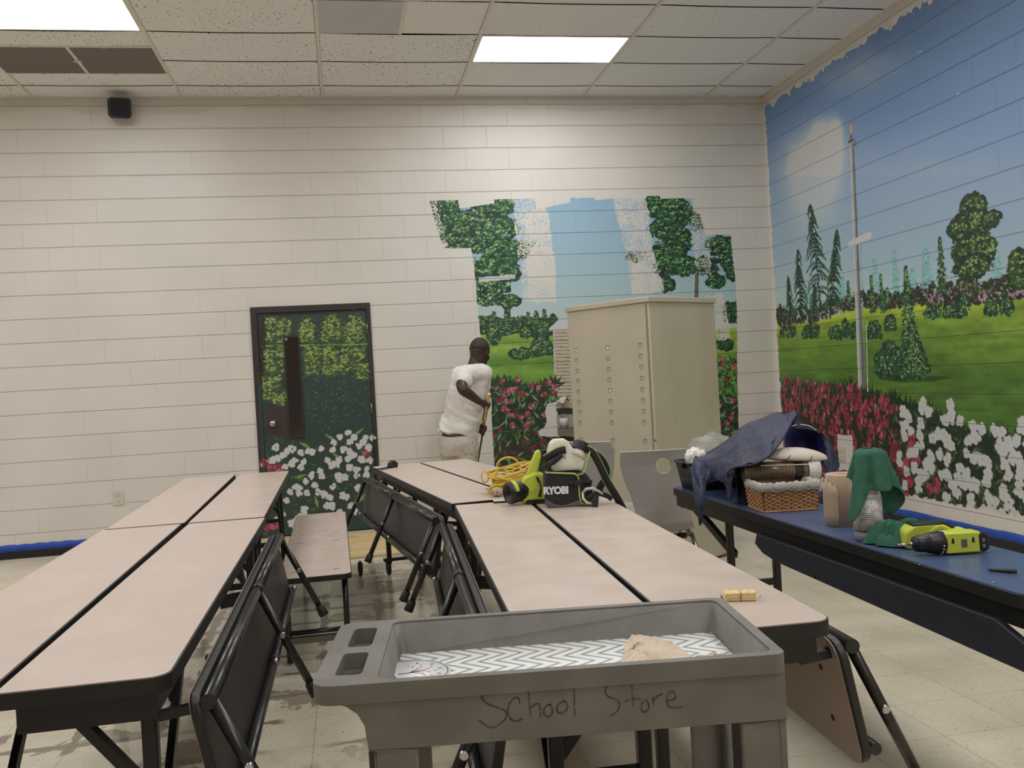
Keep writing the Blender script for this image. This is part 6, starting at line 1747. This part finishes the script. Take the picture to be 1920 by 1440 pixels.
def towel():
    G = []; n = 72; T = Bp+Vector((.010, .0, .285))
    hemz = []
    for k in range(n):
        a = 2*PI*k/n
        # four corners of the square towel hang lowest
        c = max(0, math.cos(2*(a-.35)))**1.5
        ln = .135+.115*c
        # front-left: short and lifted; front-right corner lowest
        ln *= 1.0+.16*math.cos(a+1.25)
        row = []
        for j in range(19):
            s = j/18*ln
            cap = min(1., s/.045)
            base = (.044+.008*math.cos(a))*math.sin(cap*PI/2)
            dn = max(0, s-.045)
            fold = math.cos(5*a+.6)*.62+.30*math.cos(9*a+1.9)
            r = base+dn*.16+fold*dn*.20
            r = max(r, .008 if dn < .0 else (.046 if .155 > T.z-.0-dn-TZ-.02 and False else .018))
            z = -.020*(1-math.cos(cap*PI/2))-dn*.97
            sx = 1.25 if abs(math.cos(a)) > .5 else 1.1
            if dn > .10: r = max(r, .0465)
            elif dn > .06: r = max(r, .030+.0165*(dn-.06)/.04)
            row.append(Vector((r*math.cos(a)*1.12-.004*dn*10*0, r*math.sin(a), z)))
        G.append(row)
    o = MB().grid(G, closed_u=True).build('towel', M_tow, None, fix=False, solid=.004, sub=1)
    o.location = T; tag(o, 'green towel draped over the top of the labelled clear bottle', 'towel')
towel()
# crumpled green cloth
gc = PZ(1688, 1022, TZ)
def rag():
    G = []; n = 84
    for i in range(43):
        s = i/42; row = []
        for k in range(n):
            a = 2*PI*k/n; edge = 1+.20*math.sin(3*a+.5)+.08*math.sin(7*a)
            x = .090*s*math.cos(a)*edge; y = .052*s*math.sin(a)*edge
            w = x*70+3*math.sin(y*55+1); f = abs(math.sin(w*.5+fbm(x*30, y*30)*4))
            h = (.020+.052*f**.7*(.5+fbm(x*20+9, y*20)))*(1-s**3)**.8*(1 if s < .98 else .3)
            row.append(Vector((x, y, max(.004, h))))
        G.append(row+[row[0]])
    o = MB().grid(G).build('green_cloth', M_tow, None, weld=True, solid=.003, sub=1); o.location = (gc.x, gc.y+.012, TZ); o.rotation_euler = (0, 0, -.35)
    tag(o, 'crumpled green cloth lying between the labelled bottle and the drill', 'cloth')
rag()
tag(crumple('green_cloth', PZ(1713, 1006, TZ+.012)+Vector((0, .03, .004)), (.045, .03, .022), M_tow, 'x', 'cloth', 5, .9), 'small twisted green cloth behind the crumpled one, against the battery pack', 'cloth')
# drill lying on its side, and the body of a second tool behind
dp = PZ(1780, 1042, TZ)
dl = empty('cordless_drill', (dp.x, dp.y+.028, TZ+.0335), -.14, 'lime and black cordless drill lying on the blue table, bit pointing left', 'drill')
dm = MB()
dm.prism([(-.002, -.029), (.095, -.029), (.104, -.024), (.104, .024), (.095, .028), (-.002, .029)], -.028, .028, ax='y'); dm.build('motor_housing', M_lime, dl, bev=.009, seg=3)
MB().prism([(.088, -.0295), (.112, -.028), (.122, -.018), (.122, .016), (.112, .025), (.094, .0295), (.086, .02)], -.0288, .0288, ax='y').build('rear_cover', M_bl2, dl, bev=.007)
MB().lathe([(.031, .0), (.032, -.006), (.032, -.016), (.029, -.040), (.027, -.046), (.025, -.048), (.024, -.070), (.020, -.082), (.010, -.086), (0, -.086)], 28, Matrix.Translation((0, 0, 0)), ax='x').build('chuck', M_bl2, dl)
ck_ = MB()
for k in range(10):
    a = PI*.55+PI*.9*k/9
    ck_ = MB(); v = Vector((-.011, math.cos(a+PI/2)*.0325, math.sin(a+PI/2)*.0325)); ck_.ell(v, (.0022, .0028, .0028), 8, 5); ck_.build('collar_number', M_wp, dl)
MB().tube([(-.084, 0, 0), (-.130, 0, 0)], .0032, 10).tube([(-.084, 0, 0), (-.094, 0, 0)], .006, 10).build('drill_bit', M_chrome, dl)
MB().box(.040, .056, -.0295, -.0275, -.012, .010).build('mode_switch', mat('grey_switch', (96, 98, 98), .3), dl)
for x in (.016, .074): MB().prism([(x-.004, .0), (x+.004, .0), (x+.003, .012), (x, .016), (x-.003, .012)], -.0292, -.0275, ax='y').build('screw_well', M_bl2, dl)
for z in (-.010, .006): MB().box(.100, .107, -.0298, -.0287, z-.006, z+.004).build('vent_slot', mat('grey_slot', (130, 130, 126), .5), dl)
hg_ = MB().prism([(.055, .0), (.095, .0), (.100, .10), (.060, .105)], -.024, .018, Matrix.Rotation(-PI/2, 4, 'X') @ Matrix.Scale(1, 4), ax='y'); hg_.build('grip', M_lime, dl, bev=.008)
sp2 = empty('impact_driver', (dp.x+.018, dp.y+.13, TZ), -.22, 'second lime power tool standing behind the drill, its round battery face showing', 'power tool')
MB().prism([(-.060, 0), (.068, 0), (.074, .03), (.066, .058), (.046, .070), (-.052, .068), (-.070, .052), (-.072, .012)], -.03, .03, ax='y').build('tool_body', M_lime, sp2, bev=.008, seg=3)
MB().prism([(-.048, .066), (.048, .067), (.068, .057), (.077, .028), (.074, 0), (.082, 0), (.084, .03), (.073, .062), (.050, .076), (-.045, .075)], -.028, .028, ax='y').build('rubber_edge', M_bl2, sp2, bev=.003)
MB().lathe([(.030, -.034), (.032, -.031), (.032, -.028)], 28, Matrix.Translation((.030, 0, .036)), ax='y').build('round_hub', M_lime, sp2)
MB().lathe([(.0, -.036), (.024, -.0355), (.025, -.034)], 28, Matrix.Translation((.030, 0, .033)), ax='y').build('dark_disc', mat('dark_grey_disc', (84, 78, 74), .5), sp2)
MB().box(-.036, -.022, -.0312, -.0295, .022, .036).build('button', M_bl2, sp2)
# pen
pn = PZ(1879, 1074, TZ)
t = empty('pen', (pn.x, pn.y, TZ+.0055), -.85, 'dark ballpoint pen with a pale clip at the near end of the blue table', 'pen')
MB().tube([(-.034, 0, 0), (-.026, 0, 0), (.02, 0, 0), (.034, 0, 0)], [.0015, .0045, .0052, .004], 12).build('barrel', M_bl2, t)
MB().box(.004, .034, -.0012, .0012, .004, .0062).build('pen_clip', M_chrome, t)
# tiny flecks of plaster on the blue top
M_fl = mat('white_fleck', (230, 230, 228), .7)
for (u, v) in ((1545, 986), (1724, 1059), (1862, 1091)):
    p = PZ(u, v, TZ); o = MB().ell((0, 0, .0006), (.0022, .0018, .0008), 8, 5).build('paint_fleck', M_fl); o.location = (p.x, p.y, TZ-.0002)
    tag(o, {1545: 'tiny white paint fleck on the blue table, near the paper towel roll', 1724: 'tiny white paint fleck on the blue table just below the drill chuck', 1862: 'tiny white paint fleck on the blue table, the one in front of the pen'}[u], 'paint fleck')
